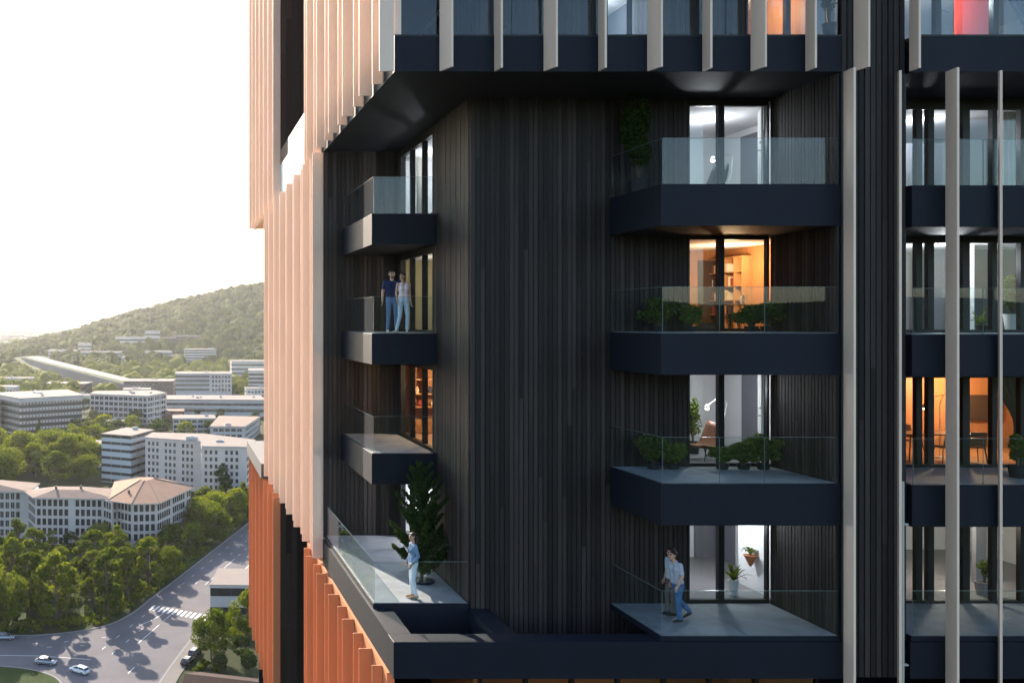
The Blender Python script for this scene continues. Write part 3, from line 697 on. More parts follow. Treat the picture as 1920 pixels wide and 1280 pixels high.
# ------------------------------------------------------------------ plants
def blob_leaves(seed, blobs, per, leaf, spread=0.9):
    rng = np.random.default_rng(seed); VV = []; FF = []; o = 0
    for (c, r, f) in blobs:
        n = int(per*f)
        d = rng.normal(size=(n,3)); d /= np.linalg.norm(d, axis=1, keepdims=True)
        rad = rng.uniform(0.35, 1.0, size=(n,1))**0.6
        P = np.array(c)+d*rad*np.array(r)
        V, F = leaf_quads(rng, P, leaf, d, spread)
        VV.append(V); FF.append(F+o); o += len(V)
    return np.concatenate(VV), np.concatenate(FF)
def bush(name, label, loc, rx, ry, h, seed, m=None, leaf=0.06, per=420, pot=None, group=None, nb=7, potmat=None, z_lift=0.0):
    rng = random.Random(seed)
    t = thing(name, label, "plant", loc, 0, group)
    z0 = 0.0
    if pot:
        r, ph = pot; z0 = ph
        mb = MB(); mb.lathe([(r*.75, 0), (r, ph*.96), (r, ph), (r*.9, ph), (r*.88, ph-.04)], (0,0,0), 20); mb.build("pot", potmat or M_pot, t, smooth=False)
        mb = MB(); mb.lathe([(r*.86, ph-.06), (r*.86, ph-.03)], (0,0,0), 16); mb.build("soil", M_soil, t)
    bl = []
    for i in range(nb):
        a = rng.uniform(0, 6.28); q = rng.uniform(0.1, 0.75)
        bl.append(((math.cos(a)*q*rx, math.sin(a)*q*ry, z0+z_lift+h*rng.uniform(0.28, 0.85)), (rx*rng.uniform(.3,.5), ry*rng.uniform(.3,.5), h*rng.uniform(.16,.28)), rng.uniform(.6, 1.2)))
    mb = MB()
    for c, r, f in bl: mb.tube([(0,0,z0-.05), (c[0]*.4,c[1]*.4,z0+(c[2]-z0)*.5), c], [.018,.012,.006], 6)
    mb.build("stem", M_bark, t)
    V, F = blob_leaves(seed, bl, per, leaf)
    link("foliage", np_mesh("foliage", V, F), m or M_leafbal, t)
    return t
def spiky(name, label, loc, h, n, seed, pot=None, potmat=None, wd=0.035, droop=0.6, group=None, m=None):
    rng = random.Random(seed); t = thing(name, label, "plant", loc, 0, group); z0 = 0
    if pot:
        r, ph = pot; z0 = ph-.02
        mb = MB(); mb.lathe([(r*.72,0),(r,ph*.95),(r,ph),(r*.9,ph),(r*.88,ph-.04)], (0,0,0), 18); mb.build("pot", potmat or M_wpot, t)
    mb = MB()
    for i in range(n):
        a = rng.uniform(0, 6.28); L = h*rng.uniform(.7, 1.1); sp = rng.uniform(.15, .8)
        d = Vector((math.cos(a), math.sin(a), 0)); sd_ = Vector((-math.sin(a), math.cos(a), 0)); prev = None
        for k in range(6):
            q = k/5; p = Vector((0,0,z0))+d*(L*sp*q)+Vector((0,0,L*(q*(1-.4*sp)-droop*sp*q*q*q)))
            ww = wd*math.sin(math.pi*(.12+.86*q))*.9+.002
            cur = (p-sd_*ww, p+sd_*ww)
            if prev: mb.add([prev[0], prev[1], cur[1], cur[0]], [(0,1,2,3)])
            prev = cur
    mb.build("frond", m or M_leafbal, t)
    return t
# conifer on the corner terrace
def conifer(loc, H, seed):
    rng = np.random.default_rng(seed); r2 = random.Random(seed)
    t = thing("conifer", "dark green conifer with upswept branches growing on the corner terrace", "tree", loc)
    mb = MB(); mb.tube([(0,0,0),(0.02,0,H*.5),(0,0.02,H*.97)], [.055,.035,.008], 8)
    C = []; Nn = []
    def branch(p0, d, L, th):
        pts = []
        for k in range(9):
            q = k/8; pts.append(Vector(p0)+Vector(d)*(L*q)+Vector((0,0,L*.42*q*q)))
        mb.tube(pts[::2], [.014*(1-.7*q) for q in (0,.25,.5,.75,1)], 5)
        n = int(1000*L)
        for _ in range(n):
            q = r2.uniform(.08, 1.0); i = min(7, int(q*8)); f = q*8-i
            p = pts[i]*(1-f)+pts[i+1]*f
            rr = th*(1.05-.75*q)
            v = np.array([r2.gauss(0,1), r2.gauss(0,1), r2.gauss(0,1)]); v /= np.linalg.norm(v)
            C.append(np.array(p)+v*rr*r2.uniform(.3,1)); Nn.append(v)
    K = 64
    for i in range(K):
        q = i/(K-1); z = H*(.08+.86*q)+r2.uniform(-.12,.12)
        a = i*2.399+r2.uniform(-.4,.4); L = (0.92*(1-q)**.7+.14)*r2.choice((.55,.7,.85,1.0,1.15))*r2.uniform(.85,1.1)
        if q < .12: L *= .8
        branch((0,0,z), (math.cos(a), math.sin(a), .25+.35*q), L, .19*(1-.45*q))
    for _ in range(900):
        z = r2.uniform(.2,1.0); v = np.array([r2.gauss(0,1), r2.gauss(0,1), .3]); v /= np.linalg.norm(v)
        C.append(np.array([0,0,H*z])+v*(.24*(1.05-z)+.03)); Nn.append(v)
    V, F = leaf_quads(rng, np.array(C), 0.085, np.array(Nn), 0.7, 0.4)
    link("foliage", np_mesh("foliage", V, F), M_conifer, t)
    mb.build("trunk", M_bark, t)
    mb = MB(); mb.lathe([(.34,0.0),(.36,.05),(.30,.05)], (0,0,0), 20); mb.build("planter_rim", M_anth, t)
    return t
conifer((7.0, 26.6, z72(LV[4])), 3.35, 5)
# tall shrub behind the glass of the top right balcony
bush("tall_shrub", "tall dark leafy shrub at the left end of the top right balcony", (11.82, 24.0, z72(LV[1])+.012), .42, .38, 2.15, 11, M_leaf2, 0.085, 520, (.26,.40), None, 13)
k = 0  # shrubs added on two balconies to stand in for reflections in the glass
for L, xs, gl in ((2, ((12.4, .42, .95), (14.75, .46, .75), (15.15,.36,.85), (13.2,.3,.7)), "shrubs standing in for reflections on the second balcony from the top at right"),
                  (3, ((12.25, .40, .92), (12.75, .30, .72), (14.55, .40, .72), (15.05, .42, .95), (14.0, .26, .55)), "shrubs standing in for reflections on the lowest balcony at right")):
    where = {2: "outside the warm-lit study, standing in for foliage mirrored in the glass", 3: "outside the brown armchair room, standing in for foliage mirrored in the glass"}[L]
    for (x, r, h) in xs:
        k += 1
        pos = {1: "light leafy shrub left of the glass door", 2: "low wide shrub right of the glass door", 3: "shrub beside the dark side wall", 4: "small shrub in front of the glass door",
               5: "bigger shrub at the left end", 6: "smaller shrub next to the left window post", 7: "low shrub just right of the door", 8: "largest shrub at the right end", 9: "smallest shrub in front of the door"}[k]
        bush("potted_shrub", pos+" "+where, (x, 24.1, z72(LV[L])+.012), r*1.3, r*.9, h*.76, 20+k, M_leafbal, 0.095, 95, (.17,.14), gl, 18)
bush("climbing_shrub", "green plant indoors behind the brown armchair", (14.86, 27.0, z72(LV[3])), .35, .3, 1.25, 41, M_leafbal, .09, 160, (.18,.35), None, 7)
spiky("spiky_plant", "spiky green plant in white pot inside the lowest glass door", (14.97, 25.25, z72(LV[4])), .62, 22, 3, (.13,.42), M_wpot)
# wall planter
t = thing("wall_planter", "terracotta wall planter with fern on the white inner wall", "planter", (15.70, 25.7, z72(LV[4])+.95))
mb = MB(); mb.lathe([(.03,-.28),(.16,0),(.18,.02),(.15,.02)], (0,0,0), 16); mb.build("pot", M_tpot, t)
mb = MB()
rr = random.Random(8)
for i in range(24):
    a = rr.uniform(0,6.28); d = Vector((math.cos(a), math.sin(a), 0)); sd_ = Vector((-d.y, d.x, 0)); prev = None; L = rr.uniform(.25,.42)
    for q in (0,.25,.5,.75,1):
        p = d*(L*.7*q)+Vector((0,0,.02+L*(q-.75*q*q*q))); ww = .02*math.sin(math.pi*(.1+.88*q))+.002
        cur = (p-sd_*ww, p+sd_*ww)
        if prev: mb.add([prev[0], prev[1], cur[1], cur[0]], [(0,1,2,3)])
        prev = cur
mb.build("frond", M_leafbal, t)
spiky("palm", "small feathery palm indoors behind the far right fin", (21.9, 25.6, z72(LV[2])), .75, 40, 6, (.14,.16), M_pot, .018, .9)
bush("potted_shrub", "bushy plant in tall white pot at the far right edge", (22.5, 25.35, z72(LV[2])-.03), .42, .35, 1.05, 52, M_leafbal, .055, 420, (.19,.5), None, 9, M_wpot)
bush("potted_shrub", "spindly plant in ribbed grey pot inside the lowest far right room", (21.8, 25.4, z72(LV[4])-.03), .30, .28, .62, 53, M_leafbal, .07, 90, (.22,.36), None, 7, M_conc, .1)
bush("potted_shrub", "trailing leafy plant at the right end of the third far right balcony", (20.55, 23.0, z72(LV[3])-.02), .26, .26, .8, 54, M_leafbal, .06, 380, (.2,.3), None, 8)
bush("potted_tree", "thin potted plant in dark pot inside the warm upper window", (16.38, 23.6, z72(LV[0])), .24, .24, .85, 55, M_leafbal, .06, 150, (.15,.78), None, 7, M_pot, .22)

# ------------------------------------------------------------------ furniture seen through the glass
def armchair(label, loc, rz, m):
    t = thing("armchair", label, "armchair", loc, rz)
    mb = MB()
    # one moulded shell: seat running up into a tall reclined back, local front = -Y
    prof = [(-.34,.40,.30),(-.15,.355,.33),(.08,.34,.33),(.20,.40,.33),(.30,.62,.32),(.38,.86,.29),(.42,1.0,.25)]
    V = []; 
    for y, z, hw in prof:
        for u in (-1,-.6,0,.6,1): V.append((u*hw, y-(abs(u)**3)*.05, z+(abs(u)**3)*.06))
    for y, z, hw in prof:
        for u in (-1,-.6,0,.6,1): V.append((u*hw, y+.045-(abs(u)**3)*.05, z-.05+(abs(u)**3)*.06))
    F = []
    n = len(prof)
    for i in range(n-1):
        for j in range(4):
            a = i*5+j; F.append((a,a+1,a+6,a+5)); b = a+n*5; F.append((b,b+5,b+6,b+1))
    for i in range(n-1):
        for j in (0,4):
            a = i*5+j; b = a+n*5; F.append((a,a+5,b+5,b) if j == 0 else (a,b,b+5,a+5))
    for j in range(4):
        a = j; b = a+n*5; F.append((a,b,b+1,a+1)); a = (n-1)*5+j; b = a+n*5; F.append((a,a+1,b+1,b))
    mb.add(V, F); mb.build("seat_shell", m, t, smooth=True)
    for sx in (-1, 1):
        mb = MB(); mb.tube([(sx*.24,-.22,.36),(sx*.29,-.33,0)], [.016,.011], 8); mb.build("leg", M_black, t)
        mb = MB(); mb.tube([(sx*.24,.18,.38),(sx*.30,.40,0)], [.016,.011], 8); mb.build("leg", M_black, t)
    return t
armchair("brown leather lounge chair behind the lowest balcony door", (14.55, 25.85, z72(LV[3])), math.radians(-72), mat("brown_leather", (0.20,0.085,0.045), 0.45))
armchair("dark lounge chair in the top right room", (14.5, 25.6, z72(LV[1])), math.radians(-80), mat("charcoal_fabric", (0.05,0.06,0.075), 0.8))
armchair("pale striped lounge chair behind the glass of the top far right balcony", (21.95, 25.9, z72(LV[1])-.03), math.radians(60), mat("beige_fabric", (0.50,0.36,0.24), 0.8))
armchair("black lounge chair in the top far right room", (22.35, 25.7, z72(LV[1])-.03), math.radians(-70), M_black)
def floor_lamp(label, loc, pts, lit, shade=.07):
    t = thing("floor_lamp", label, "lamp", loc)
    mb = MB(); mb.lathe([(.13,0),(.13,.02),(.02,.03)], (0,0,0), 20); mb.build("lamp_base", M_wpot, t)
    mb = MB(); mb.tube(pts, .012, 8); mb.build("lamp_arm", M_wpot, t)
    e = pts[-1]
    mb = MB(); mb.lathe([(shade*1.0,-.07),(shade*.8,0),(.02,.05)], e, 16); mb.build("lamp_shade", M_wpot, t)
    mb = MB(); mb.ell((e[0],e[1],e[2]-.075), (.05,.05,.045), None, 12, 8); mb.build("bulb", L_warm if lit else L_cool, t)
    return t
floor_lamp("white angled reading lamp with lit bulb over the brown armchair", (15.42, 26.4, z72(LV[3])), [(-.28,0,.02),(-.05,0,.95),(.06,0,1.52),(-.22,0,1.62),(-.50,0,1.42)], True)
floor_lamp("white reading lamp over the dark lounge chair upstairs", (15.38, 26.4, z72(LV[1])), [(0,0,.02),(.22,0,1.0),(.26,0,1.42),(0,0,1.50),(-.3,0,1.36)], False)
floor_lamp("black-armed lamp in the dining room at far right", (21.5, 26.5, z72(LV[3])-.03), [(0,0,.02),(0,0,1.5),(.1,0,1.75),(-.25,0,1.68),(-.42,0,1.45)], True)
# door leaf with handle at the right of two doors
def open_door(label, x, z, m, rz):
    t = thing("door_leaf", label, "door", (x, YW+.14, z72(z)), math.radians(rz))
    mb = MB(); mb.bbox(-.045,.0,0,.80,.06,2.42,.004); mb.build("door_panel", m, t)
    mb = MB(); mb.tube([(-.045,.12,1.30),(-.10,.12,1.30),(-.10,.26,1.30)], .014, 8); mb.tube([(-.045,.12,1.50),(-.075,.12,1.50)], .026, 10); mb.build("handle", M_chrome, t)
    return t
open_door("white door leaf with steel handle beside the brown armchair room", 15.45, LV[3], mat("white_lacquer", (0.78,0.77,0.75), 0.35), -26)
open_door("pale door leaf of the top right balcony", 15.45, LV[1], MATS["white_lacquer"], -26)
# study: bookcase, desk, stool
M_shelf = mat("pale_oak", (0.45,0.26,0.12), 0.5, noise=0.15, nscale=3, stretch=(1,1,.3))
BX, BY, BZ = 16.76, 28.45, z72(LV[2])
t = thing("bookcase", "tall oak bookcase with open compartments in the warm-lit study", "bookcase", (BX, BY, BZ), math.radians(-90))
mb = MB()
for x in (-.85,-.15,.45,.85): mb.box(x-.015,x+.015,-.15,.15,0,2.2)
mb.build("side_panel", M_shelf, t)
for i, z in enumerate((.06,.48,.90,1.32,1.74,2.18)):
    mb = MB(); mb.box(-.83,.84,-.148,.148,z-.012,z+.012); mb.build("shelf", M_shelf, t)
mb = MB(); mb.box(-.85,.85,.15,.165,0,2.2); mb.build("back_panel", M_warmwall, t)
BC = [mat("book_cream",(.60,.52,.40),.7), mat("book_red",(.30,.05,.03),.7), mat("book_navy",(.03,.04,.10),.7), mat("book_white",(.72,.70,.66),.7), mat("book_black",(.02,.02,.02),.7)]
CN = ["cream", "red", "navy", "white", "black"]
r5 = random.Random(4)
for si, (z, nm) in enumerate(((.492,"bottom"),(.912,"second lowest"),(1.332,"middle"),(1.752,"top"))):
    x = -.80+r5.uniform(0,.1)
    for b in range(11):
        wd = r5.uniform(.03,.06); hh = r5.uniform(.20,.30); ci = r5.randrange(5)
        mb = MB(); mb.box(-wd/2, wd/2, -.10,.10, 0, hh); mb.box(-wd/2+.004, wd/2-.004, -.096,.101, hh-.006, hh+.001)
        o = mb.build("book", BC[ci], None, loc=(BX+.02, BY-x, BZ+z)); o.rotation_euler = (0,0,math.radians(-90))
        tag(o, f"{CN[ci]} book upright on the {nm} filled shelf of the oak bookcase", "book", f"{CN[ci]} books on the {nm} filled shelf")
        x += wd+.012
        if abs(x+.15) < .05: x += .12
        if r5.random() < .2: x += .12
        if x > .72: break
t = thing("desk", "thin oak desk in front of the bookcase", "desk", (15.95, 26.5, BZ))
mb = MB(); mb.bbox(-.55,.55,-.3,.3,.71,.745,.005); mb.build("desk_top", M_shelf, t)
for sx in (-1,1):
    for sy in (-1,1):
        mb = MB(); mb.box(sx*.5-.018,sx*.5+.018,sy*.25-.018,sy*.25+.018,0,.71); mb.build("leg", M_shelf, t)
t = thing("stool", "dark round stool tucked under the oak desk", "stool", (15.5, 26.1, BZ))
mb = MB(); mb.lathe([(.15,.43),(.17,.45),(.16,.48),(.03,.485)], (0,0,0), 18); mb.build("seat", M_black, t)
for a in range(4):
    q = a*math.pi/2+.4; mb = MB(); mb.tube([(.10*math.cos(q),.10*math.sin(q),.44),(.18*math.cos(q),.18*math.sin(q),0)], .012, 6); mb.build("leg", M_black, t)
mb = MB(); mb.lathe([(.05,0),(.075,.08),(.06,.2),(.03,.24),(.04,.27)], (0,0,0), 14)
tag(mb.build("vase", M_wpot, None, loc=(15.95,26.45,BZ+.746)), "small white vase on the oak desk", "vase")
mb = MB(); mb.bbox(-.16,.16,-.12,.12,0,.24,.01); mb.box(-.13,.13,-.125,-.121,.05,.2)
tag(mb.build("storage_box", mat("dark_card",(.05,.045,.04),.7), None, loc=(14.45,25.6,BZ)), "dark storage box on the study floor", "box")
# kitchen shelving in the warm side room
KX, KY, KZ = 9.45, 32.8, z72(-3.86)
t = thing("shelf_unit", "oak kitchen shelving lit warm behind the small lower balcony", "shelves", (KX, KY, KZ))
for x in (-1.18,-.78,-.32,.3,1.1):
    mb = MB(); mb.box(x-.018,x+.018,-.25,.25,0,2.35); mb.build("side_panel", M_shelf, t)
for z in (.45,.9,1.35,1.85,2.33):
    mb = MB(); mb.box(-1.16,1.08,-.24,.24,z-.015,z+.015); mb.build("shelf", M_shelf, t)
for x0, x1 in ((-1.15,-.8),(-.76,-.34),(-.3,.28),(.32,1.08)):
    mb = MB(); mb.box(x0,x1,-.27,.24,.02,.43); mb.build("drawer_front", M_warmwall, t)
for i in range(8):
    mb = MB(); mb.lathe([(.05,0),(.08,.1),(.045,.2),(.055,.23)], (0,0,0), 12)
    tag(mb.build("jar", BC[i % 5], None, loc=(KX-1.0+(i//2)*.46+(.1 if i % 2 else 0), KY-.08, KZ+(.916 if i % 2 else 1.366))), f"{CN[i % 5]} jar on the {'lower' if i % 2 else 'upper'} kitchen shelf", "jar", f"{CN[i % 5]} jars on the {'lower' if i % 2 else 'upper'} kitchen shelf")
# dining set at far right
DX, DY, DZ = 21.0, 26.0, z72(LV[3])-.03
t = thing("dining_table", "oak dining table on thin black legs at far right", "table", (DX, DY, DZ))
mb = MB(); mb.bbox(-1.1,1.1,-.42,.42,.72,.755,.006); mb.build("table_top", mat("walnut",(.16,.07,.03),.35), t)
for sx in (-1,1):
    for sy in (-1,1):
        mb = MB(); mb.tube([(sx*.98,sy*.34,.72),(sx*1.06,sy*.40,0)], [.018,.013], 8); mb.build("leg", M_black, t)
def dining_chair(label, x, y, rz):
    t = thing("dining_chair", label, "chair", (x, y, DZ), rz, "dining chairs at the oak table")
    mb = MB(); mb.bbox(-.21,.21,-.2,.2,.43,.47,.02); mb.build("seat", MATS["brown_leather"], t)
    mb = MB(); mb.add([(-.2,.2,.5),(.2,.2,.5),(.18,.27,.86),(-.18,.27,.86),(-.2,.225,.5),(.2,.225,.5),(.18,.295,.86),(-.18,.295,.86)], [(0,1,2,3),(7,6,5,4),(0,4,5,1),(1,5,6,2),(2,6,7,3),(3,7,4,0)]); mb.build("backrest", MATS["brown_leather"], t)
    for sx in (-1,1):
        for sy in (-1,1):
            mb = MB(); mb.tube([(sx*.17,sy*.16,.5 if sy>0 else .43),(sx*.22,sy*.22,0)], [.013,.010], 8); mb.build("leg", M_black, t)
dining_chair("brown dining chair pulled out before the oak table", 20.72, 25.35, math.radians(175))
dining_chair("brown dining chair at the right end of the oak table", 21.5, 25.4, math.radians(165))
dining_chair("brown dining chair behind the oak table", 20.9, 26.75, 0)
o = MB().box(-.55,.55,0,.03,0,.75).box(-.5,.5,-.003,0.0,.05,.7).build("picture_panel", mat("dark_canvas",(.045,.03,.022),.6), None, loc=(24.35,28.38,DZ+.85)); o.rotation_euler = (0,0,math.radians(0))
tag(o, "dark unframed picture on the warm dining room wall", "picture")
def curtain(label, x0, x1, y, z, h, m, gather=False):
    mb = MB(); n = 40; V = []; F = []
    for j in range(13):
        q = j/12
        for i in range(n+1):
            u = i/n; xx = x0+(x1-x0)*u
            if gather: xx = x1-(x1-xx)*(1-.72*math.sin(min(1,(1-q)/.68)*math.pi/2)**2)
            V.append((xx, y+.045*math.sin(u*32)*(1-.3*q), z+h*q))
    for j in range(12):
        for i in range(n): a = j*(n+1)+i; F.append((a,a+1,a+n+2,a+n+1))
    o = len(V); V += [(p[0],p[1]+.012,p[2]) for p in V]; F += [tuple(k+o for k in f[::-1]) for f in F]
    mb.add(V, F)
    return tag(mb.build("curtain", m, None, smooth=True), label, "curtain")
curtain("striped white curtain at the far right edge of the top far right room", 22.1, 22.75, 25.15, z72(LV[1]), 2.38, mat("sheer_white_cloth",(.62,.60,.56),.8))
curtain("gathered grey-brown curtain at the right of the dining room", 21.7, 22.6, 25.1, z72(LV[3])+.3, 2.1, mat("taupe_cloth",(.13,.10,.085),.85), True)
curtain("dark blue gathered curtain at the top right corner of the view", 22.0, 22.9, 25.1, z72(LV[0]), 2.5, mat("navy_cloth",(.03,.045,.09),.85), True)
curtain("white curtain behind the topmost small balcony window", 8.25, 8.5, 32.0, z72(3.14), 2.4, MATS["sheer_white_cloth"])
o = MB().box(-.55,.55,0,.06,0,2.55).box(-.53,.53,-.004,0,.02,2.53).build("red_panel", mat("red_lacquer",(.60,.035,.012),.8), None, loc=(22.0,25.9,z72(LV[0])))
tag(o, "bright red sliding panel in the upper far right window", "panel")
t = thing("wall_lamp", "small black wall lamp shining in the upper far right room", "lamp", (21.0, 26.0, z72(LV[0])+1.75))
mb = MB(); mb.tube([(.35,0,.1),(.2,0,.14),(.05,0,.1)], .012, 8); mb.build("lamp_arm", M_black, t)
mb = MB(); mb.lathe([(.10,0),(.07,.07),(.02,.1)], (0,0,0), 16); mb.build("lamp_shade", M_black, t)
mb = MB(); mb.ell((0,0,-.01), (.07,.07,.03), None, 14, 8); mb.build("bulb", L_cool, t)
# drain pipe fittings on the thin fin
t = thing("drain_pipe", "slim white drain pipe beside the thin fin, with small brackets", "pipe", ((1692-324)*21.9/1773, 21.9, z72(ZB)))
mb = MB(); mb.tube([(0,0,-.1),(0,0,4.6)], .04, 12); mb.build("pipe", mat("offwhite_pipe",(.42,.38,.34),.6), t)
for z in (.35, 3.6):
    mb = MB(); mb.box(-.05,.11,-.05,.05,z,z+.035); mb.build("bracket", MATS["offwhite_pipe"], t)
# ------------------------------------------------------------------ the land
def sstep(t): t = max(0.0, min(1.0, t)); return t*t*(3-2*t)
RX_ = [-900,-420,-235,-168,-46,130,245,500,900]; RZ_ = [0,0,40,66,99,141,161,210,225]
def hz(X, Y):
    r = np.interp(X, RX_, RZ_)
    a = sstep((Y-1180)/1220.0) if Y < 2400 else 1-sstep((Y-2500)/1900.0)
    return float(r)*a
M_ground = mat("dry_grass_ground", (0.034, 0.042, 0.017), 0.95, spec=0.06, noise=0.3, nscale=0.03)
M_lawn = mat("park_lawn", (0.026, 0.046, 0.011), 0.95, spec=0.06, noise=0.3, nscale=0.12)
M_asph = mat("asphalt", (0.128, 0.120, 0.126), 0.85, spec=0.06, noise=0.16, nscale=0.10, bump=0.1, bscale=3)
M_kerb = mat("kerb_stone", (0.22, 0.215, 0.21), 0.85, spec=0.06, noise=0.1)
M_pave = mat("paving", (0.17, 0.155, 0.14), 0.85, spec=0.06, noise=0.12, nscale=0.2)
M_line = mat("road_paint", (0.62, 0.61, 0.58), 0.7, noise=0.2, nscale=0.8)
M_bike = mat("green_lane_paint", (0.085, 0.15, 0.085), 0.8, noise=0.15, nscale=0.4)
S = 'structure'
g = MB(); g.box(-11000, 11000, -1500, 21000, -1.0, 0.0); tag(g.build("ground", M_ground), kind=S)
# wooded hill
xs = np.linspace(-700, 1100, 91); ys = np.linspace(1150, 4500, 86)
V = [(x, y, hz(x, y)-0.4+ (0 if hz(x,y) < 2 else 2.5*math.sin(x*.031)*math.sin(y*.023))) for y in ys for x in xs]
F = [(j*91+i, j*91+i+1, (j+1)*91+i+1, (j+1)*91+i) for j in range(85) for i in range(90)]
tag(link("hill", np_mesh("hill", V, F), M_lawn, smooth=True), kind=S)
# unseen ridge added behind the viewer to darken the glass reflections and block low sky
V = []; 
for j in range(9):
    for i in range(61):
        x = -2400+80*i; y = -420-75*j
        V.append((x, y, max(0, (98+26*math.sin(x*.0043+1)+16*math.sin(x*.011))*sstep(j/5.0)*(1 if j < 6 else .9))-.3))
F = [(j*61+i, (j+1)*61+i, (j+1)*61+i+1, j*61+i+1) for j in range(8) for i in range(60)]
tag(link("unseen_ridge", np_mesh("unseen_ridge", V, F), mat("unseen_ridge_cover", (0.018,0.026,0.012), 0.95, spec=0.06, noise=0.3, nscale=0.02), smooth=True), kind=S)
def sheet(name, P, z, m): 
    mb = MB(); mb.add([(p[0], p[1], z) for p in P], [tuple(range(len(P)))])
    o = mb.build(name, m); tag(o, kind=S); return o
def tri_sheet(name, P, z, m):
    bm = bmesh.new(); vs_ = [bm.verts.new((p[0],p[1],z)) for p in P]; f = bm.faces.new(vs_)
    if f.normal.z < 0: f.normal_flip()
    bmesh.ops.triangulate(bm, faces=[f]); me = bpy.data.meshes.new(name); bm.normal_update(); bm.to_mesh(me); bm.free()
    return tag(link(name, me, m), kind=S)
def ribbon(name, P, wd, z0, z1, m, kind=S):
    mb = MB(); n = len(P); L_ = []; R_ = []
    for i in range(n):
        d = Vector(P[min(i+1,n-1)])-Vector(P[max(i-1,0)]); d.normalize(); q = Vector((-d.y, d.x))*wd/2
        L_.append(Vector(P[i])+q); R_.append(Vector(P[i])-q)
    V = [(p.x,p.y,z0) for p in L_]+[(p.x,p.y,z0) for p in R_]+[(p.x,p.y,z1) for p in L_]+[(p.x,p.y,z1) for p in R_]
    F = []
    for i in range(n-1):
        F += [(2*n+i,3*n+i,3*n+i+1,2*n+i+1),(i,2*n+i,2*n+i+1,i+1),(n+i,n+i+1,3*n+i+1,3*n+i)]
    F += [(0,n,3*n,2*n),(n-1,3*n-1,4*n-1,2*n-1)]
    mb.add(V, F); o = mb.build(name, m); tag(o, kind=kind); return o
def smooth_line(P, it=2):
    for _ in range(it):
        Q = [P[0]]
        for a, b in zip(P[:-1], P[1:]): Q += [(a[0]*.75+b[0]*.25, a[1]*.75+b[1]*.25), (a[0]*.25+b[0]*.75, a[1]*.25+b[1]*.75)]
        P = Q+[P[-1]]
    return P
kerbL = smooth_line([G(*p) for p in ((-160,1193),(-40,1191),(60,1192),(120,1187),(165,1181),(208,1171),(250,1150),(283,1122),(322,1093))])
uR = Vector((0.333, 0.943)); nR = Vector((0.943, -0.333)); p0 = Vector(kerbL[-1])
kerbL += [tuple(p0+uR*d) for d in (40, 90, 160, 260, 400)]
RW = 19.0
rstart = Vector(G(285, 1120))+nR*RW
kerbR = [tuple(rstart+uR*d) for d in (400, 260, 160, 90, 40, 8)]+smooth_line([tuple(rstart), G(372,1180), G(345,1216), G(310,1262), G(270,1330), G(220,1440)])
tri_sheet("road", kerbL+kerbR+[G(-160,1440)], 0.03, M_asph)
ribbon("kerb", kerbL, 0.45, 0.0, 0.17, M_kerb); ribbon("kerb", kerbR, 0.45, 0.0, 0.17, M_kerb)
side = [G(372,1180), G(345,1216), G(310,1262), G(270,1330), G(220,1440)]
sideo = [(a[0]+3.0, a[1]-1.2) for a in side]
tri_sheet("pavement", side+sideo[::-1], 0.15, M_pave)
isl = smooth_line([G(*p) for p in ((-160,1246),(-30,1248),(30,1251),(72,1258),(104,1269),(118,1284),(116,1310),(90,1360),(40,1420))])
tri_sheet("verge", isl+[G(-160,1420)], 0.16, M_lawn); ribbon("kerb", isl, 0.4, 0.0, 0.19, M_kerb)
lawn = [G(*p) for p in ((-160,1188),(60,1188),(200,1167),(283,1118),(430,1003),(478,962),(420,935),(352,985),(300,1010),(-160,1010))]
tri_sheet("lawn", lawn, 0.05, M_lawn)
# painted markings
mb = MB(); A = Vector(G(285,1139)); B = Vector(G(389,1158)); k = 13
for i in range(k):
    c = A+(B-A)*(i/(k-1)); q = nR*.32
    P = [c-uR*2.1-q, c-uR*2.1+q, c+uR*2.1+q, c+uR*2.1-q]; mb.add([(p.x,p.y,.036) for p in P], [(0,1,2,3)])
tag(mb.build("crosswalk_marking", M_line), kind=S)
mb = MB(); L0_ = Vector(G(285,1120))
for off, ln, gp, start, end in ((3.4,2.2,6.5,14,380),(6.6,2.2,6.5,16,380),(12.4,2.2,6.5,14,380),(9.4,30,2.0,16,46),(9.4,2.5,5,50,380),(3.4,2,6,-40,-14),(6.6,2,6,-42,-14),(9.4,14,3,-34,-12)):
    d = start
    while d < end:
        c = L0_+nR*off+uR*d; q = nR*.075
        P = [c-q, c+q, c+uR*min(ln,end-d)+q, c+uR*min(ln,end-d)-q]; mb.add([(p.x,p.y,.036) for p in P], [(0,1,2,3)]); d += ln+gp
for pts in (((0,1228),(70,1229),(130,1233),(170,1236)), ((60,1206),(70,1206)), ((88,1213),(98,1212)), ((120,1203),(128,1202)), ((150,1210),(158,1209)), ((190,1195),(198,1194)), ((205,1198),(209,1197)),((262,1172),(285,1162),(306,1150)),((240,1262),(252,1250))):
    P = [Vector(G(*p)) for p in pts]
    for a, b in zip(P[:-1], P[1:]):
        d = (b-a).normalized(); q = Vector((-d.y,d.x))*.09
        mb.add([(p.x,p.y,.036) for p in (a-q,b-q,b+q,a+q)], [(0,1,2,3)])
tag(mb.build("lane_marking", M_line), kind=S)
mb = MB()
for a, b in ((22, 60), (68, 190)):
    c0 = L0_+nR*15.6
    P = [c0+uR*a, c0+nR*1.7+uR*a, c0+nR*1.7+uR*b, c0+uR*b]; mb.add([(p.x,p.y,.036) for p in P], [(0,1,2,3)])
tag(mb.build("green_lane", M_bike), kind=S)
mb = MB()
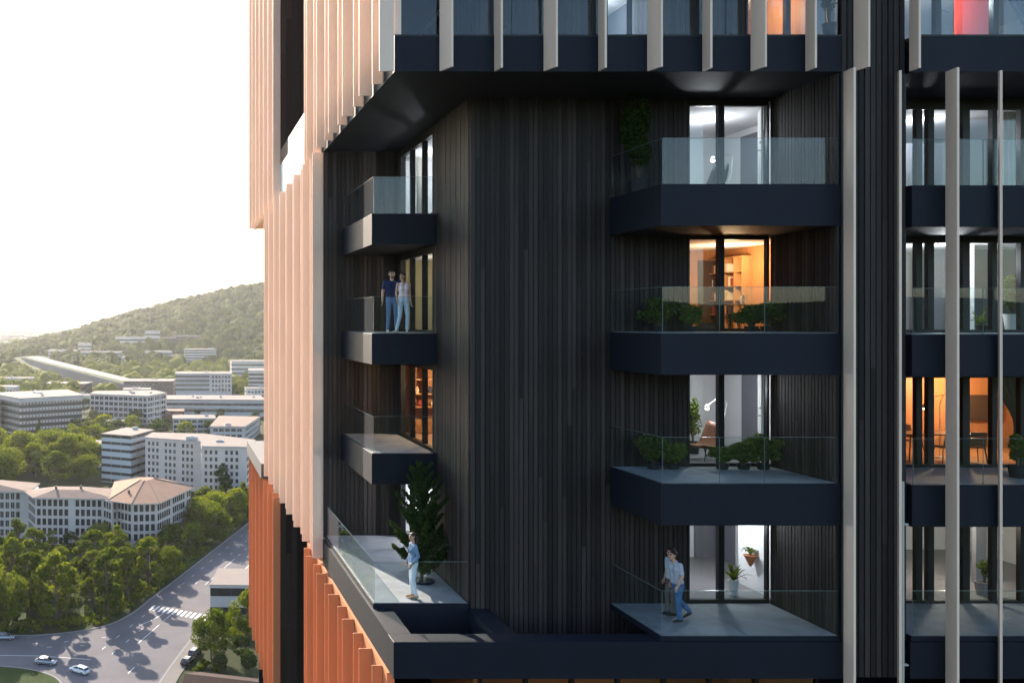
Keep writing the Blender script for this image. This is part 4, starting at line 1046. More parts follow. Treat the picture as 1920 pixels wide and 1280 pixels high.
for a, b in ((22, 60), (68, 190)):
    for off in (15.35, 17.35):
        c0 = L0_+nR*off; P = [c0+uR*a, c0+nR*.2+uR*a, c0+nR*.2+uR*b, c0+uR*b]; mb.add([(p.x,p.y,.040) for p in P], [(0,1,2,3)])
tag(mb.build("lane_edge_line", M_line), kind=S)

# ------------------------------------------------------------------ houses of the town
M_wallw = mat("white_render", (0.51, 0.46, 0.43), 0.85, spec=0.06, noise=0.10, nscale=0.12, bump=0.05, bscale=1.0)
M_wallg = mat("grey_panel", (0.40, 0.40, 0.41), 0.75, spec=0.06, noise=0.10, nscale=0.15)
M_wallb = mat("brown_cladding", (0.12, 0.085, 0.075), 0.8, noise=0.15, nscale=0.3)
M_rooft = mat("tan_roof", (0.235, 0.175, 0.14), 0.9, spec=0.06, noise=0.16, nscale=0.18)
M_tile = mat("terracotta_roof", (0.30, 0.185, 0.125), 0.9, spec=0.06, noise=0.18, nscale=0.25)
M_roofg = mat("pale_gravel_roof", (0.23, 0.195, 0.17), 0.9, spec=0.06, noise=0.12, nscale=0.15)
M_redroof = mat("red_brown_roof", (0.026, 0.010, 0.009), 0.7, spec=0.06, noise=0.15, nscale=0.4)
M_win = mat("dark_window", (0.018, 0.022, 0.028), 0.12, spec=0.6, objrand=0.6)
M_band = mat("dark_band", (0.030, 0.027, 0.027), 0.35, spec=0.5, noise=0.2, nscale=0.5)
M_palegl = mat("pale_glass_panel", (0.40, 0.46, 0.50), 0.3, spec=0.6, noise=0.06, nscale=0.3)
WMESH = {}
def win_mesh(wd, h):
    key = (round(wd,2), round(h,2))
    if key not in WMESH:
        mb = MB(); mb.box(-wd/2, wd/2, -.05, .02, -h/2, h/2, 0)
        f = .09
        for a in ((-wd/2-f, -wd/2, -h/2-f, h/2+f), (wd/2, wd/2+f, -h/2-f, h/2+f), (-wd/2, wd/2, h/2, h/2+f), (-wd/2, wd/2, -h/2-f*1.4, -h/2)):
            mb.box(a[0], a[1], -.09, .02, a[2], a[3], 1)
        if wd > .8: mb.box(-.03, .03, -.075, -.05, -h/2, h/2, 1)
        me = mb.mesh("window"); me.materials.append(M_win); me.materials.append(M_wallw); WMESH[key] = me
    return WMESH[key]
FOOT = []
def inside(P, x, y):
    c = False; n = len(P)
    for i in range(n):
        x1,y1 = P[i]; x2,y2 = P[i-1]
        if (y1 > y) != (y2 > y) and x < (x2-x1)*(y-y1)/(y2-y1)+x1: c = not c
    return c
def near_foot(x, y, m=2.5):
    for P, bb in FOOT:
        if bb[0]-m < x < bb[1]+m and bb[2]-m < y < bb[3]+m:
            if inside(P, x, y): return True
            for i in range(len(P)):
                a = Vector(P[i-1]); b = Vector(P[i]); p = Vector((x,y)); d = b-a; t = max(0, min(1, (p-a).dot(d)/max(1e-6, d.dot(d))))
                if (a+d*t-p).length < m: return True
    return False
def ccw(P):
    A = sum(P[i-1][0]*P[i][1]-P[i][0]*P[i-1][1] for i in range(len(P)))
    return P if A > 0 else P[::-1]
class House:
    def __init__(s, label, P, h, z0=0.0, group=None, name="building"):
        P = ccw([tuple(p) for p in P]); s.P = P; s.h = h; s.z0 = z0
        s.c = (sum(p[0] for p in P)/len(P), sum(p[1] for p in P)/len(P))
        s.t = thing(name, label, "building", (s.c[0], s.c[1], z0), 0, group); s.nw = 0; s.rest = MB()
        xs = [p[0] for p in P]; ys = [p[1] for p in P]; FOOT.append((P, (min(xs),max(xs),min(ys),max(ys))))
    def L(s, P): return [(p[0]-s.c[0], p[1]-s.c[1]) for p in P]
    def wall(s, m, P=None, z0=-1.0, h=None, name="wall"):
        P = ccw(list(P)) if P else s.P
        mb = MB(); mb.prism(s.L(P), z0, h if h is not None else s.h); mb.build(name, m, s.t); return s
    def faces(s, P=None):
        P = ccw(list(P)) if P else s.P; out = []
        for i in range(len(P)):
            a = Vector(P[i]); b = Vector(P[(i+1) % len(P)]); d = b-a; n = Vector((d.y, -d.x)).normalized()
            if n.dot(-(a+b)/2) > 0 and d.length > 2: out.append((a, b, n))
        return out
    def windows(s, floors, wd, hh, pitch, z_first=2.0, fh=3.2, P=None, margin=1.5, skip=(), group_of=0):
        for a, b, n in s.faces(P):
            Ln = (b-a).length; d = (b-a).normalized(); k = max(1, int((Ln-2*margin)/pitch)+1); st = (Ln-(k-1)*pitch)/2
            ang = math.atan2(-n.x, n.y)+math.pi
            for f in range(floors):
                z = z_first+f*fh
                for i in range(k):
                    if group_of and (i % group_of) == group_of-1: continue
                    p = a+d*(st+i*pitch)
                    if s.nw < 99:
                        o = bpy.data.objects.new("window", win_mesh(wd, hh)); COL.objects.link(o); o.parent = s.t
                        o.location = (p.x-s.c[0]+n.x*.02, p.y-s.c[1]+n.y*.02, z); o.rotation_euler = (0,0,ang); s.nw += 1
                    else:
                        q = MB(); q.box(-wd/2, wd/2, -.05, .02, -hh/2, hh/2, 0)
                        M = Matrix.Translation((p.x-s.c[0]+n.x*.02, p.y-s.c[1]+n.y*.02, z)) @ Matrix.Rotation(ang, 4, 'Z')
                        s.rest.add([M @ Vector(v) for v in q.v], q.f, 0)
        return s
    def bands(s, zs, bh, m=None, P=None, mull=3.0, out=0.08, name="window_band", inset=0.0, mm=None):
        for a, b, n in s.faces(P):
            d = (b-a).normalized(); Ln = (b-a).length
            for z in zs:
                mb = MB(); aa = Vector(s.L([a])[0])+d*inset; bb = Vector(s.L([b])[0])-d*inset
                mb.seg(aa, bb, n, -.05, out, z-bh/2, z+bh/2, 0)
                if mull:
                    k = int(Ln/mull)
                    for i in range(1, k):
                        p = aa+d*(i*Ln/k); mb.seg(p-d*.06, p+d*.06, n, out, out+.05, z-bh/2, z+bh/2, 1)
                mb.build(name, [m or M_band, mm or M_wallw], s.t)
        return s
    def piers(s, pitch, m, P=None, out=0.35, wd=0.5, z0=0, name="pier"):
        for a, b, n in s.faces(P):
            d = (b-a).normalized(); Ln = (b-a).length; k = max(1, round(Ln/pitch)); mb = MB()
            for i in range(k+1):
                p = Vector(s.L([a])[0])+d*(Ln*i/k); q = MB()
                q.seg(p-d*wd/2, p+d*wd/2, n, -.05, out, z0, s.h-.02); q.build(name, m, s.t)
        return s
    def flat(s, m, P=None, over=0.5, th=0.5, h=None, units=6, seed=1, edge=None):
        P = ccw(list(P)) if P else s.P; h = h if h is not None else s.h
        cx = sum(p[0] for p in P)/len(P); cyy = sum(p[1] for p in P)/len(P)
        Q = [(p[0]+(p[0]-cx)/max(1e-6,math.hypot(p[0]-cx,p[1]-cyy))*over*1.3, p[1]+(p[1]-cyy)/max(1e-6,math.hypot(p[0]-cx,p[1]-cyy))*over*1.3) for p in P]
        mb = MB(); mb.prism(s.L(Q), h, h+th*.6, 1); mb.prism(s.L([(cx+(q[0]-cx)*.995, cyy+(q[1]-cyy)*.995) for q in Q]), h+th*.6, h+th, 0)
        r = mb.build("roof", [m, edge or M_wallg], s.t); rr = random.Random(seed)
        for i in range(units):
            t_ = [rr.random() for _ in P]; sm_ = sum(t_); x = sum(p[0]*q for p, q in zip(P, t_))/sm_-s.c[0]; y = sum(p[1]*q for p, q in zip(P, t_))/sm_-s.c[1]
            u = MB(); a_, b_, c_ = rr.uniform(.6,1.8), rr.uniform(.5,1.2), rr.uniform(.6,1.5)
            u.bbox(x-a_, x+a_, y-b_, y+b_, h+th, h+th+c_, .06); u.box(x-a_*.6, x+a_*.6, y-b_*.6, y+b_*.6, h+th+c_, h+th+c_+.12, 1); u.build("roof_unit", [M_wallg, M_band], r)
        return s
    def hip(s, m, P, h, rise, over=0.7, ridge=0.25, ribs=True):
        P = ccw(list(P)); cx = sum(p[0] for p in P)/len(P); cyy = sum(p[1] for p in P)/len(P)
        Q = [(p[0]+(p[0]-cx)*over/10, p[1]+(p[1]-cyy)*over/10) for p in P]; T = [(cx+(p[0]-cx)*ridge, cyy+(p[1]-cyy)*ridge) for p in P]
        mb = MB(); mb.prism(s.L(Q), h, h+.3, 1); mb.prism(s.L(Q), h+.3, h+rise, 0, s.L(T)); r = mb.build("roof", [m, M_wallw], s.t)
        if ribs:
            for q, t_ in zip(s.L(Q), s.L(T)):
                u = MB(); u.tube([(q[0],q[1],h+.36),(t_[0],t_[1],h+rise+.06)], .14, 6); u.build("roof_ridge", M_roofg, r)
        return s
    def done(s):
        if s.rest.f: tag(s.rest.build("window", M_win, s.t), kind="stuff")
        return s
def rect(x0, x1, y0, y1): return [(x0,y0),(x1,y0),(x1,y1),(x0,y1)]
# long white building with tan roofs behind the park
P1 = [(-92,318),(-62,314.5),(-48,314),(-44,303),(-22.3,301.5),(-19,296),(-17.5,299),(-12.8,293.5),(-4.9,294.5),(6.0,321),(-3,335),(-19,331),(-22,317),(-45,318),(-47,329),(-92,333)]
hB = House("long white building with tan roofs and a hip-roofed corner pavilion behind the park", P1, 15.3)
hB.wall(M_wallw).windows(5, 1.15, 2.05, 1.78, 1.9, 3.0, margin=.9, group_of=7)
hB.hip(M_rooft, [(-93,317.5),(-48,313.2),(-47,329.5),(-93,333.5)], 15.3, 2.4, .3, .35, False)
hB.hip(M_rooft, [(-48.6,312.5),(-44.4,302.4),(-18.6,300.8),(-19,317.5),(-45,318.6)], 15.35, 2.0, .3, .35, False)
hB.hip(M_tile, [(-20,298.2),(-12.6,292.8),(-4.2,293.8),(6.8,321.3),(-3,336),(-20,331.5)], 15.4, 4.6, .5, .16)
for x, y in ((-14,301),(-3.5,318),(-13,325),(-30,309),(-38,308),(-60,322),(-70,323)):
    mb = MB(); mb.box(x-hB.c[0]-.35, x-hB.c[0]+.35, y-hB.c[1]-.35, y-hB.c[1]+.35, 16.2, 18.4); mb.build("chimney", M_wallb, hB.t)
hB.done()
# striped block with the pale glass storeys
P2 = [(-18.4,417),(-8.7,440),(-22.3,449),(-32,425)]
House("square office block striped in pale glass and dark bands, next to the white apartment block", P2, 21).wall(M_palegl).bands([1.0,4.5,8.2,11.9,15.6,19.2][0:1]+[4.2,7.6,11.0,14.4,17.6,20.6], 1.25, M_band, None, 4.5, .10).flat(M_roofg, None, .5, .6, units=1, edge=M_band).done()
# white apartment block
P3 = [(-12.0,412),(11.7,399),(11.7,383.5),(29.6,380.5),(35,404),(14,425),(-9,430)]
House("tall white apartment block with rows of small dark windows", P3, 21).wall(M_wallw).windows(7, 1.05, 1.6, 2.1, 1.9, 2.85, margin=1.4, group_of=4).flat(M_roofg, None, .5, .5, units=5, seed=3).done()
House("low white annex with a flat roof behind the white apartment block", rect(-9, 14, 436, 452), 16.5).wall(M_wallw).windows(4, 1.2, 1.5, 3.2, 3, 3.4).flat(M_roofg, None, .3, .4, units=1).done()
# left striped block and grid block
P4 = [(-96,595),(-59.5,621),(-75,672),(-124,640)]
House("long office block with dark ribbon windows at the left, under a white roof canopy", P4, 23).wall(M_wallw).bands([2,6,10,14,18.2], 2.3, M_band, None, 0, .06, mm=M_wallg).windows(5, .9, .9, 2.3, 3.95, 4.0).bands([21.2], .6, M_wallw, None, 0, 1.6, "roof_canopy").flat(M_roofg, None, .8, .6, units=6, seed=5).done()
P5 = [(-59,678),(-17.8,658),(-5,688),(-14,712),(-58,704)]
House("grey gridded office block with wide windows, right of the ribbon-windowed block", P5, 19.5).wall(M_wallw).windows(5, 3.0, 2.3, 3.9, 2.2, 3.8, margin=1.0).piers(11.5, M_wallw, None, .3, .9).flat(M_roofg, None, .6, .6, units=4, seed=6).done()
House("white office block cut by the left edge of the view", [(-128,618),(-112,612),(-116,660),(-150,655)], 20).wall(M_wallw).windows(5, 1.6, 1.8, 2.8, 2.2, 3.8).flat(M_roofg, None, .4, .5, units=1).done()
House("low white house half hidden by the big trees at left", [(-73,470),(-50,476),(-36,466),(-35,484),(-52,492),(-73,488)], 10.5).wall(M_wallw).windows(3, 1.2, 1.6, 2.4, 1.8, 3.2).flat(M_roofg, None, .5, .5, units=2).done()
# centre
House("striped office block standing on the long low podium", [(3,851),(33.5,851),(53,849),(53,885),(3,885)], 24.5).wall(M_wallg).bands([10.5,14.6,18.4,22.2], 2.2, M_band, [(3,851),(33,851),(33,885),(3,885)], 2.5, .06, mm=M_wallg).windows(4, 2.0, 2.6, 2.9, 10.2, 3.9, [(33.8,851),(53,849),(53,885),(33.8,885)]).flat(M_roofg, None, .4, .5, units=2, seed=8).done()
House("long low podium building with a dark glass front", [(-5,720),(70,714),(70,760),(-5,760)], 12).wall(M_wallg).bands([4.2,9.0], 2.0, M_band, None, 5, .06, mm=M_wallg).bands([6.6], .5, M_wallw, None, 0, 1.0, "canopy").flat(M_roofg, None, .5, .6, units=5, seed=9, edge=M_band).done()
House("grey L-shaped building rear wing with shaded windows", rect(0.3, 27, 600, 622), 10).wall(M_wallg).windows(3, 3.0, 1.7, 3.8, 1.9, 3.3).flat(M_roofg, None, .5, .5, units=1).done()
House("grey L-shaped building front wing with a broad tan roof", [(21.8,552),(42,551),(56,608),(30,612)], 10.2).wall(M_wallg).windows(3, 2.6, 1.7, 3.5, 1.9, 3.3).flat(M_rooft, None, .7, .6, units=1, seed=2).done()
House("flat-topped dark brown building beside the end of the causeway", [(-47,902),(.5,902),(3,940),(-47,940)], 14.5).wall(M_wallb).windows(3, 1.8, 2.2, 3.4, 3, 4.2).flat(M_roofg, None, .3, .4, units=3, seed=4, edge=M_wallb).done()
House("little red-brown building with a flat roof in front of the podium", rect(-4.5, 8, 680, 697), 7).wall(mat("red_brick",(.17,.07,.05),.85,noise=.2,nscale=.6)).windows(2, 1.5, 1.3, 3, 1.8, 3).flat(M_rooft, None, .5, .5, units=0, edge=MATS["red_brick"]).done()
House("striped office block at the right, next to the beige fins", [(76,950),(140,944),(140,990),(80,992)], 22).wall(M_wallw).bands([2.5,6.5,10.5,14.5,18.5], 2.1, M_band, None, 3, .06, mm=M_wallg).flat(M_roofg, None, .5, .6, units=3, seed=12).done()
House("pale flat-roofed block behind the striped office block at right", rect(70, 150, 1125, 1160), 24).wall(M_wallw).bands([5,10,15,20], 1.8, M_band, None, 3, .06).flat(M_roofg, None, .6, .6, units=2, seed=13).done()
House("pale office block with ribbon windows among the trees", [(17,1400),(60,1398),(66,1430),(17,1430)], 20, hz(40,1400)).wall(M_wallw).bands([3,7,11,15,18.5], 1.6, M_band, None, 0, .06).flat(M_roofg, None, .5, .6, units=1).done()
k = 0
for (x0, x1, Y, h, m, lb) in ((90,143,1560,12,M_wallw,"faint white low building farthest left below the hill"),(146,170,1580,17,M_wallw,"small white building between two long low ones below the hill"),(150,228,1500,11,M_wallg,"long grey low building below the hill"),(216,272,1640,17,M_wallw,"long white roofed building highest on the hill foot"),(272,300,1650,22,M_wallw,"small white cube above the long white roofs"),(228,268,1420,9,M_wallw,"short white low building in front of the long roofs"),(272,322,1450,13,M_wallg,"grey flat-topped building with shaded front on the hill foot"),(303,330,1600,15,M_wallb,"dark low building right of the white cube"),(325,376,1620,14,M_wallb,"long dark-roofed low building at the foot of the wooded slope"),(304,340,1440,8,M_wallg,"low grey annex left of the pale ribbon-windowed block")):
    a = (x0-324)*Y/1773; b = (x1-324)*Y/1773; z = max(0, min(hz(a,Y), hz(b,Y)))
    House(lb, [(a,Y),(b,Y-6),(b,Y+22),(a,Y+28)], h, z, "low buildings at the foot of the hill").wall(m).bands([h*.35, h*.72], h*.16, M_band, None, 0, .1).flat(M_roofg, None, .6, .6, units=1, seed=k).done(); k += 1
House("low dark pavilion with a white roof behind the left ribbon-windowed block", [(-128,962),(-88,955),(-84,985),(-128,990)], 8.5).wall(M_wallb).bands([4], 2, M_band, None, 4, .06).flat(M_roofg, None, .8, .5, units=2, seed=3).done()
House("pale low house at the left edge among trees", [(-165,905),(-150,900),(-150,925),(-168,925)], 9).wall(M_wallw).windows(2, 1.8, 1.5, 3.2, 2.2, 3.4).flat(M_roofg, None, .5, .5, units=0).done()
for lb, P_, h_, m_, st_ in (
    ("small grey workshop between the gridded block and the podium", rect(2, 26, 640, 655), 6, M_wallg, 2), ("low white shed in front of the gridded block", rect(-52, -30, 630, 642), 5, M_wallw, 1),
    ("pale house with flat roof left of the brown building", rect(-88, -62, 800, 818), 9, M_wallw, 2), ("narrow grey house behind the gridded block", rect(-40, -18, 760, 778), 17, M_wallg, 4),
    ("white slab house behind the podium at right", rect(62, 96, 800, 815), 15, M_wallw, 4), ("low brown house right of the L-shaped building", rect(60, 78, 600, 616), 7, M_wallb, 2),
    ("grey slab house among trees left of the causeway", rect(-190, -150, 1010, 1028), 11, M_wallg, 3)):
    House(lb, P_, h_).wall(m_).windows(st_, 1.6, 1.5, 2.9, 2.0, 3.4).flat(M_roofg, None, .4, .45, units=3, seed=int(h_*7)).done()
# striped pavilion by the road, red-roofed house
P17 = [(9.0,227.5),(44,226),(46,241),(11.8,242.5)]
House("white two-storey office with black window bands beside the crosswalk", P17, 8.2).wall(M_wallw).bands([2.35,6.95], 1.9, M_win, None, 4.4, .05, mm=M_band).flat(M_roofg, None, .25, .5, units=3, seed=21, edge=M_wallw).done()
h18 = House("house with dark red-brown pitched roof at the bottom beside the terracotta fins", [(1.5,166),(20,160),(25,176),(6,182)], 4.2, name="house")
h18.wall(M_wallb).windows(1, 1.2, 1.2, 3.0, 2.2, 3)
mb = MB(); A_ = h18.L([(0.2,164.5),(21.4,157.8),(26.4,177.0),(5.2,183.6)]); r0 = h18.L([(2.2,174.2),(24.4,167.2)])
mb.add([(A_[0][0],A_[0][1],4.0),(A_[1][0],A_[1][1],4.0),(A_[2][0],A_[2][1],4.0),(A_[3][0],A_[3][1],4.0),(r0[0][0],r0[0][1],7.2),(r0[1][0],r0[1][1],7.2)], [(0,1,5,4),(2,3,4,5),(1,2,5),(3,0,4),(3,2,1,0)])
mb.build("roof", M_redroof, h18.t); h18.done()
# raised causeway
def pz(x, y, z): 
    p = G(x, y, z); return p
CZ = 13.0
c1 = [pz(39,669,CZ), pz(231,719,CZ), pz(274,716,CZ), pz(74,668.5,CZ)]
mb = MB(); mb.prism(ccw(c1), 0, CZ-.3, 0); mb.prism(ccw([pz(49.3,668.9,CZ), pz(247.3,717.9,CZ), pz(272,716.5,CZ), pz(74,668.7,CZ)]), CZ-.3, CZ, 1); mb.prism(ccw([pz(41,669.1,CZ), pz(233,718.9,CZ), pz(247,717.92,CZ), pz(49.1,668.92,CZ)]), CZ-.3, CZ+.05, 2)
tag(mb.build("causeway", [mat('concrete_wall',(.16,.16,.165),.9,spec=.06,noise=.15,nscale=.1), M_pave, M_lawn]), kind=S)
FOOT.append((ccw(c1), (min(p[0] for p in c1), max(p[0] for p in c1), min(p[1] for p in c1), max(p[1] for p in c1))))
FOOT.append((ccw(kerbL+kerbR+[G(-160,1440)]), (-120, 140, 100, 620)))
FOOT.append(([(2,10),(30,10),(30,75),(2,75)], (2,30,10,75)))

# ------------------------------------------------------------------ trees
def tree_meshes(seed, H, R, style, nleaf, leaf):
    rng = np.random.default_rng(seed); rr = random.Random(seed)
    tm = MB(); th = H*(.30 if style == 'broad' else .26)
    tm.tube([(0,0,0),(rr.uniform(-.15,.15),rr.uniform(-.15,.15),th*.6),(rr.uniform(-.3,.3),rr.uniform(-.3,.3),th),(0,0,H*.82)], [.022*H,.017*H,.014*H,.003*H], 7)
    bl = []
    nb = {'broad': 26, 'tall': 24, 'poplar': 16, 'sparse': 15}[style]
    for i in range(nb):
        if style == 'broad':
            d = rng.normal(size=3); d /= np.linalg.norm(d); d[2] = max(d[2], -.72) if i % 3 else abs(d[2])
            c = np.array([d[0]*R*.72, d[1]*R*.72, H*.54+d[2]*H*.38]); r = R*rr.uniform(.26,.44)
        elif style == 'poplar':
            q = (i+.5)/nb; a = rr.uniform(0,6.28); w_ = R*(.25+.75*math.sin(math.pi*min(1,.12+q*.86)))
            c = np.array([math.cos(a)*w_*.4, math.sin(a)*w_*.4, H*(.16+.80*q)]); r = w_*.62
        else:
            q = rr.random(); a = rr.uniform(0,6.28); w_ = R*(1.0-.55*abs(q-.35)-.35*q*q)*(rr.uniform(.5,1))
            c = np.array([math.cos(a)*w_*.85, math.sin(a)*w_*.85, H*(.18+.76*q)]); r = R*rr.uniform(.24,.40)*(1-.3*q)
        bl.append((c, (r, r, r*rr.uniform(.6,.85)), rr.uniform(.7,1.2)*r*r))
        tm.tube([(0,0,min(c[2]*.75,H*.6)), (c[0]*.5,c[1]*.5,c[2]*.86+.1), tuple(c)], [.008*H,.005*H,.002*H], 5)
    tot = sum(b[2] for b in bl)
    V, F = blob_leaves(seed, [(c, r, f/tot) for c, r, f in bl], nleaf, leaf, 0.8)
    return tm, np_mesh("crown", V, F)
TEMPL = {}
PARK = bpy.data.objects.new("tmp", None)
def template(kind, seed, H, R, style, nleaf, leaf, m):
    tm, cm = tree_meshes(seed, H, R, style, nleaf, leaf)
    me = tm.mesh("trunk"); me.materials.append(M_bark); cm.materials.append(m)
    TEMPL.setdefault(kind, []).append((H, me, cm))
for i in range(4): template('tall', 100+i, 16, 4.6, 'tall', 6200, .62, M_leaf)
for i in range(3): template('broad', 110+i, 14, 7.0, 'broad', 7000, .62, M_leaf)
for i in range(2): template('poplar', 120+i, 15, 2.4, 'poplar', 3200, .55, M_leaf2)
for i in range(2): template('small', 130+i, 8, 3.0, 'broad', 2600, .48, M_leaf2)
for i in range(3): template('mid', 140+i, 13, 6.0, 'broad', 1500, 1.15, M_leaf)
for i in range(2): template('midsmall', 150+i, 9, 4.2, 'broad', 1100, 1.0, M_leaf2)
tr = random.Random(99)
TREES = []
NT = [0]
def plant_tree(kind, x, y, H, label, group, z=0.0, wide=1.0):
    h0, tmesh, cmesh = tr.choice(TEMPL[kind]); s = H/h0
    t = thing("tree", label, "tree", (x, y, z), tr.uniform(0, 6.28), group); t.scale = (s*wide, s*wide, s)
    a = bpy.data.objects.new("trunk", tmesh); COL.objects.link(a); a.parent = t
    b = bpy.data.objects.new("crown", cmesh); COL.objects.link(b); b.parent = t
    TREES.append((x, y)); NT[0] += 1
def scatter(poly_px, sp, n, kinds, Hf, label, group, wide=(.9,1.2), margin=2.5):
    P = [G(*p) for p in poly_px]; xs = [p[0] for p in P]; ys = [p[1] for p in P]; c = 0
    for _ in range(n*60):
        if c >= n: break
        x = tr.uniform(min(xs), max(xs)); y = tr.uniform(min(ys), max(ys))
        if not inside(P, x, y) or near_foot(x, y, margin): continue
        if any((x-a)**2+(y-b)**2 < sp*sp for a, b in TREES): continue
        kd = tr.choice(kinds)
        plant_tree(kd, x, y, Hf(x, y)*tr.uniform(.66,1.2)*(.62 if kd in ('small',) else 1), label[kd] if isinstance(label, dict) else label, group if isinstance(group, str) else group[kd], 0, tr.uniform(*wide)); c += 1
# single trees first
def one(kind, px, py, H, label, wide=1.0): x, y = G(px, py); plant_tree(kind, x, y, H, label, None, 0, wide)
one('poplar', 72, 830, 15, "dark slim poplar in front of the left ribbon-windowed block")
one('broad', 396, 1236, 10.5, "big bushy tree by the parked dark cars", .85)
one('broad', 462, 1214, 12, "bushy tree before the white two-storey office, against the terracotta fins", .75)
one('tall', 410, 1006, 11.5, "pointed bright green tree beside the road bend, left of the terracotta fins", .8)
one('poplar', 416, 940, 16, "dark conical tree before the white apartment block", 1.6)
one('tall', 200, 1163, 19, "tallest pair-crowned tree by the kerb, left of the crosswalk", .95)
one('tall', 105, 1172, 19, "tall broad tree rising in the middle of the park by the kerb", 1.1)
one('broad', 6, 1182, 15, "tree with leaning trunk at the left end of the kerb", .8)
scatter(((-40,1184),(60,1185),(195,1166),(250,1143),(285,1114),(330,1075),(250,1065),(-40,1090)), 7.0, 27, ['tall','tall','tall','small','broad'], lambda x, y: 16.5-(y-235)*.05, {'tall': "tall leafy park tree along the road kerb", 'broad': "broad round park tree along the road kerb", 'small': "small dark park tree along the road kerb"}, {'tall': "tall trees along the road kerb", 'broad': "broad trees along the road kerb", 'small': "small trees along the road kerb"})
scatter(((-40,1088),(250,1062),(330,1072),(385,1030),(340,1010),(200,1028),(-40,1040)), 7.0, 24, ['tall','broad','small'], lambda x, y: 9.0, {'tall': "slender tree in front of the long white building", 'broad': "round tree in front of the long white building", 'small': "small dark tree in front of the long white building"}, {'tall': "slender trees before the long white building", 'broad': "round trees before the long white building", 'small': "small dark trees before the long white building"})
scatter(((296,1108),(330,1080),(400,1025),(474,966),(452,958),(380,1010),(285,1085)), 5.0, 20, ['tall','broad'], lambda x, y: 12.5, "tall tree in the row shading the straight road", "trees in the row shading the straight road", (.8,1.0), 2.0)
scatter(((372,1040),(440,985),(478,950),(470,912),(430,905),(370,950),(350,1000)), 6.0, 22, ['broad','small','tall'], lambda x, y: 10.0, "leafy tree beside the road bend right of the long white building", "trees beside the road bend")
scatter(((-60,925),(190,915),(188,868),(-60,862)), 7.5, 26, ['broad'], lambda x, y: 16.5, "great rounded tree between the long white building and the office blocks", "great rounded trees at the left", (1.0,1.3))
scatter(((180,868),(200,868),(230,822),(140,800),(90,840)), 8.0, 14, ['mid','midsmall'], lambda x, y: 11, "tree in front of the gridded and ribbon-windowed blocks", "trees before the gridded block")
scatter(((290,822),(490,822),(490,806),(290,804)), 8.0, 7, ['midsmall','mid'], lambda x, y: 10, "dark tree between the apartment block and the grey L-shaped building", "trees by the L-shaped building")
scatter(((-60,770),(110,770),(110,722),(-60,722)), 9.0, 16, ['mid'], lambda x, y: 13, "hazy round tree behind the left ribbon-windowed block", "hazy trees behind the left block")
scatter(((190,745),(330,742),(330,728),(190,728)), 9.0, 8, ['mid'], lambda x, y: 11, "hazy tree by the end of the causeway", "trees by the causeway end")
scatter(((430,762),(505,770),(505,722),(430,722)), 9.5, 9, ['mid'], lambda x, y: 12, "hazy tree left of the striped office block at right", "trees by the striped block at right")
scatter(((380,1262),(480,1262),(480,1180),(415,1180)), 5.2, 12, ['small'], lambda x, y: 7.5, "low dark tree in the shade below the terracotta fins", "low trees in the shade below the fins")
scatter(((150,815),(330,815),(330,765),(150,765)), 9.0, 12, ['mid','midsmall'], lambda x, y: 10, "mid-green tree among the office blocks behind the apartment block", "trees among the office blocks")
scatter(((330,800),(505,800),(505,775),(330,775)), 9.0, 6, ['midsmall'], lambda x, y: 7, "small tree by the long low podium", "small trees by the podium")
def one_bush(px, py, r, h, lb, m): 
    x, y = G(px, py); bush("shrub", lb, (x, y, .1), r, r, h, int(px*7+py), m, .35, 240, None, None, 9)
one_bush(372, 1262, 1.6, 1.7, "bright yellow-green shrub on the pavement edge at the bottom", M_leaf)
one_bush(384, 1250, 1.3, 1.4, "small yellowish shrub behind the bright one by the pavement", M_leaf)
one_bush(408, 1258, 2.3, 2.4, "olive round shrub left of the red-brown roof", M_leaf)
one_bush(370, 1282, 1.8, 1.6, "leafy shrub at the bottom edge left of the red-brown roof", M_leaf)
one_bush(560, 1275, 1.2, 2.5, "light green shrub seen between the terracotta fins", M_leaf)
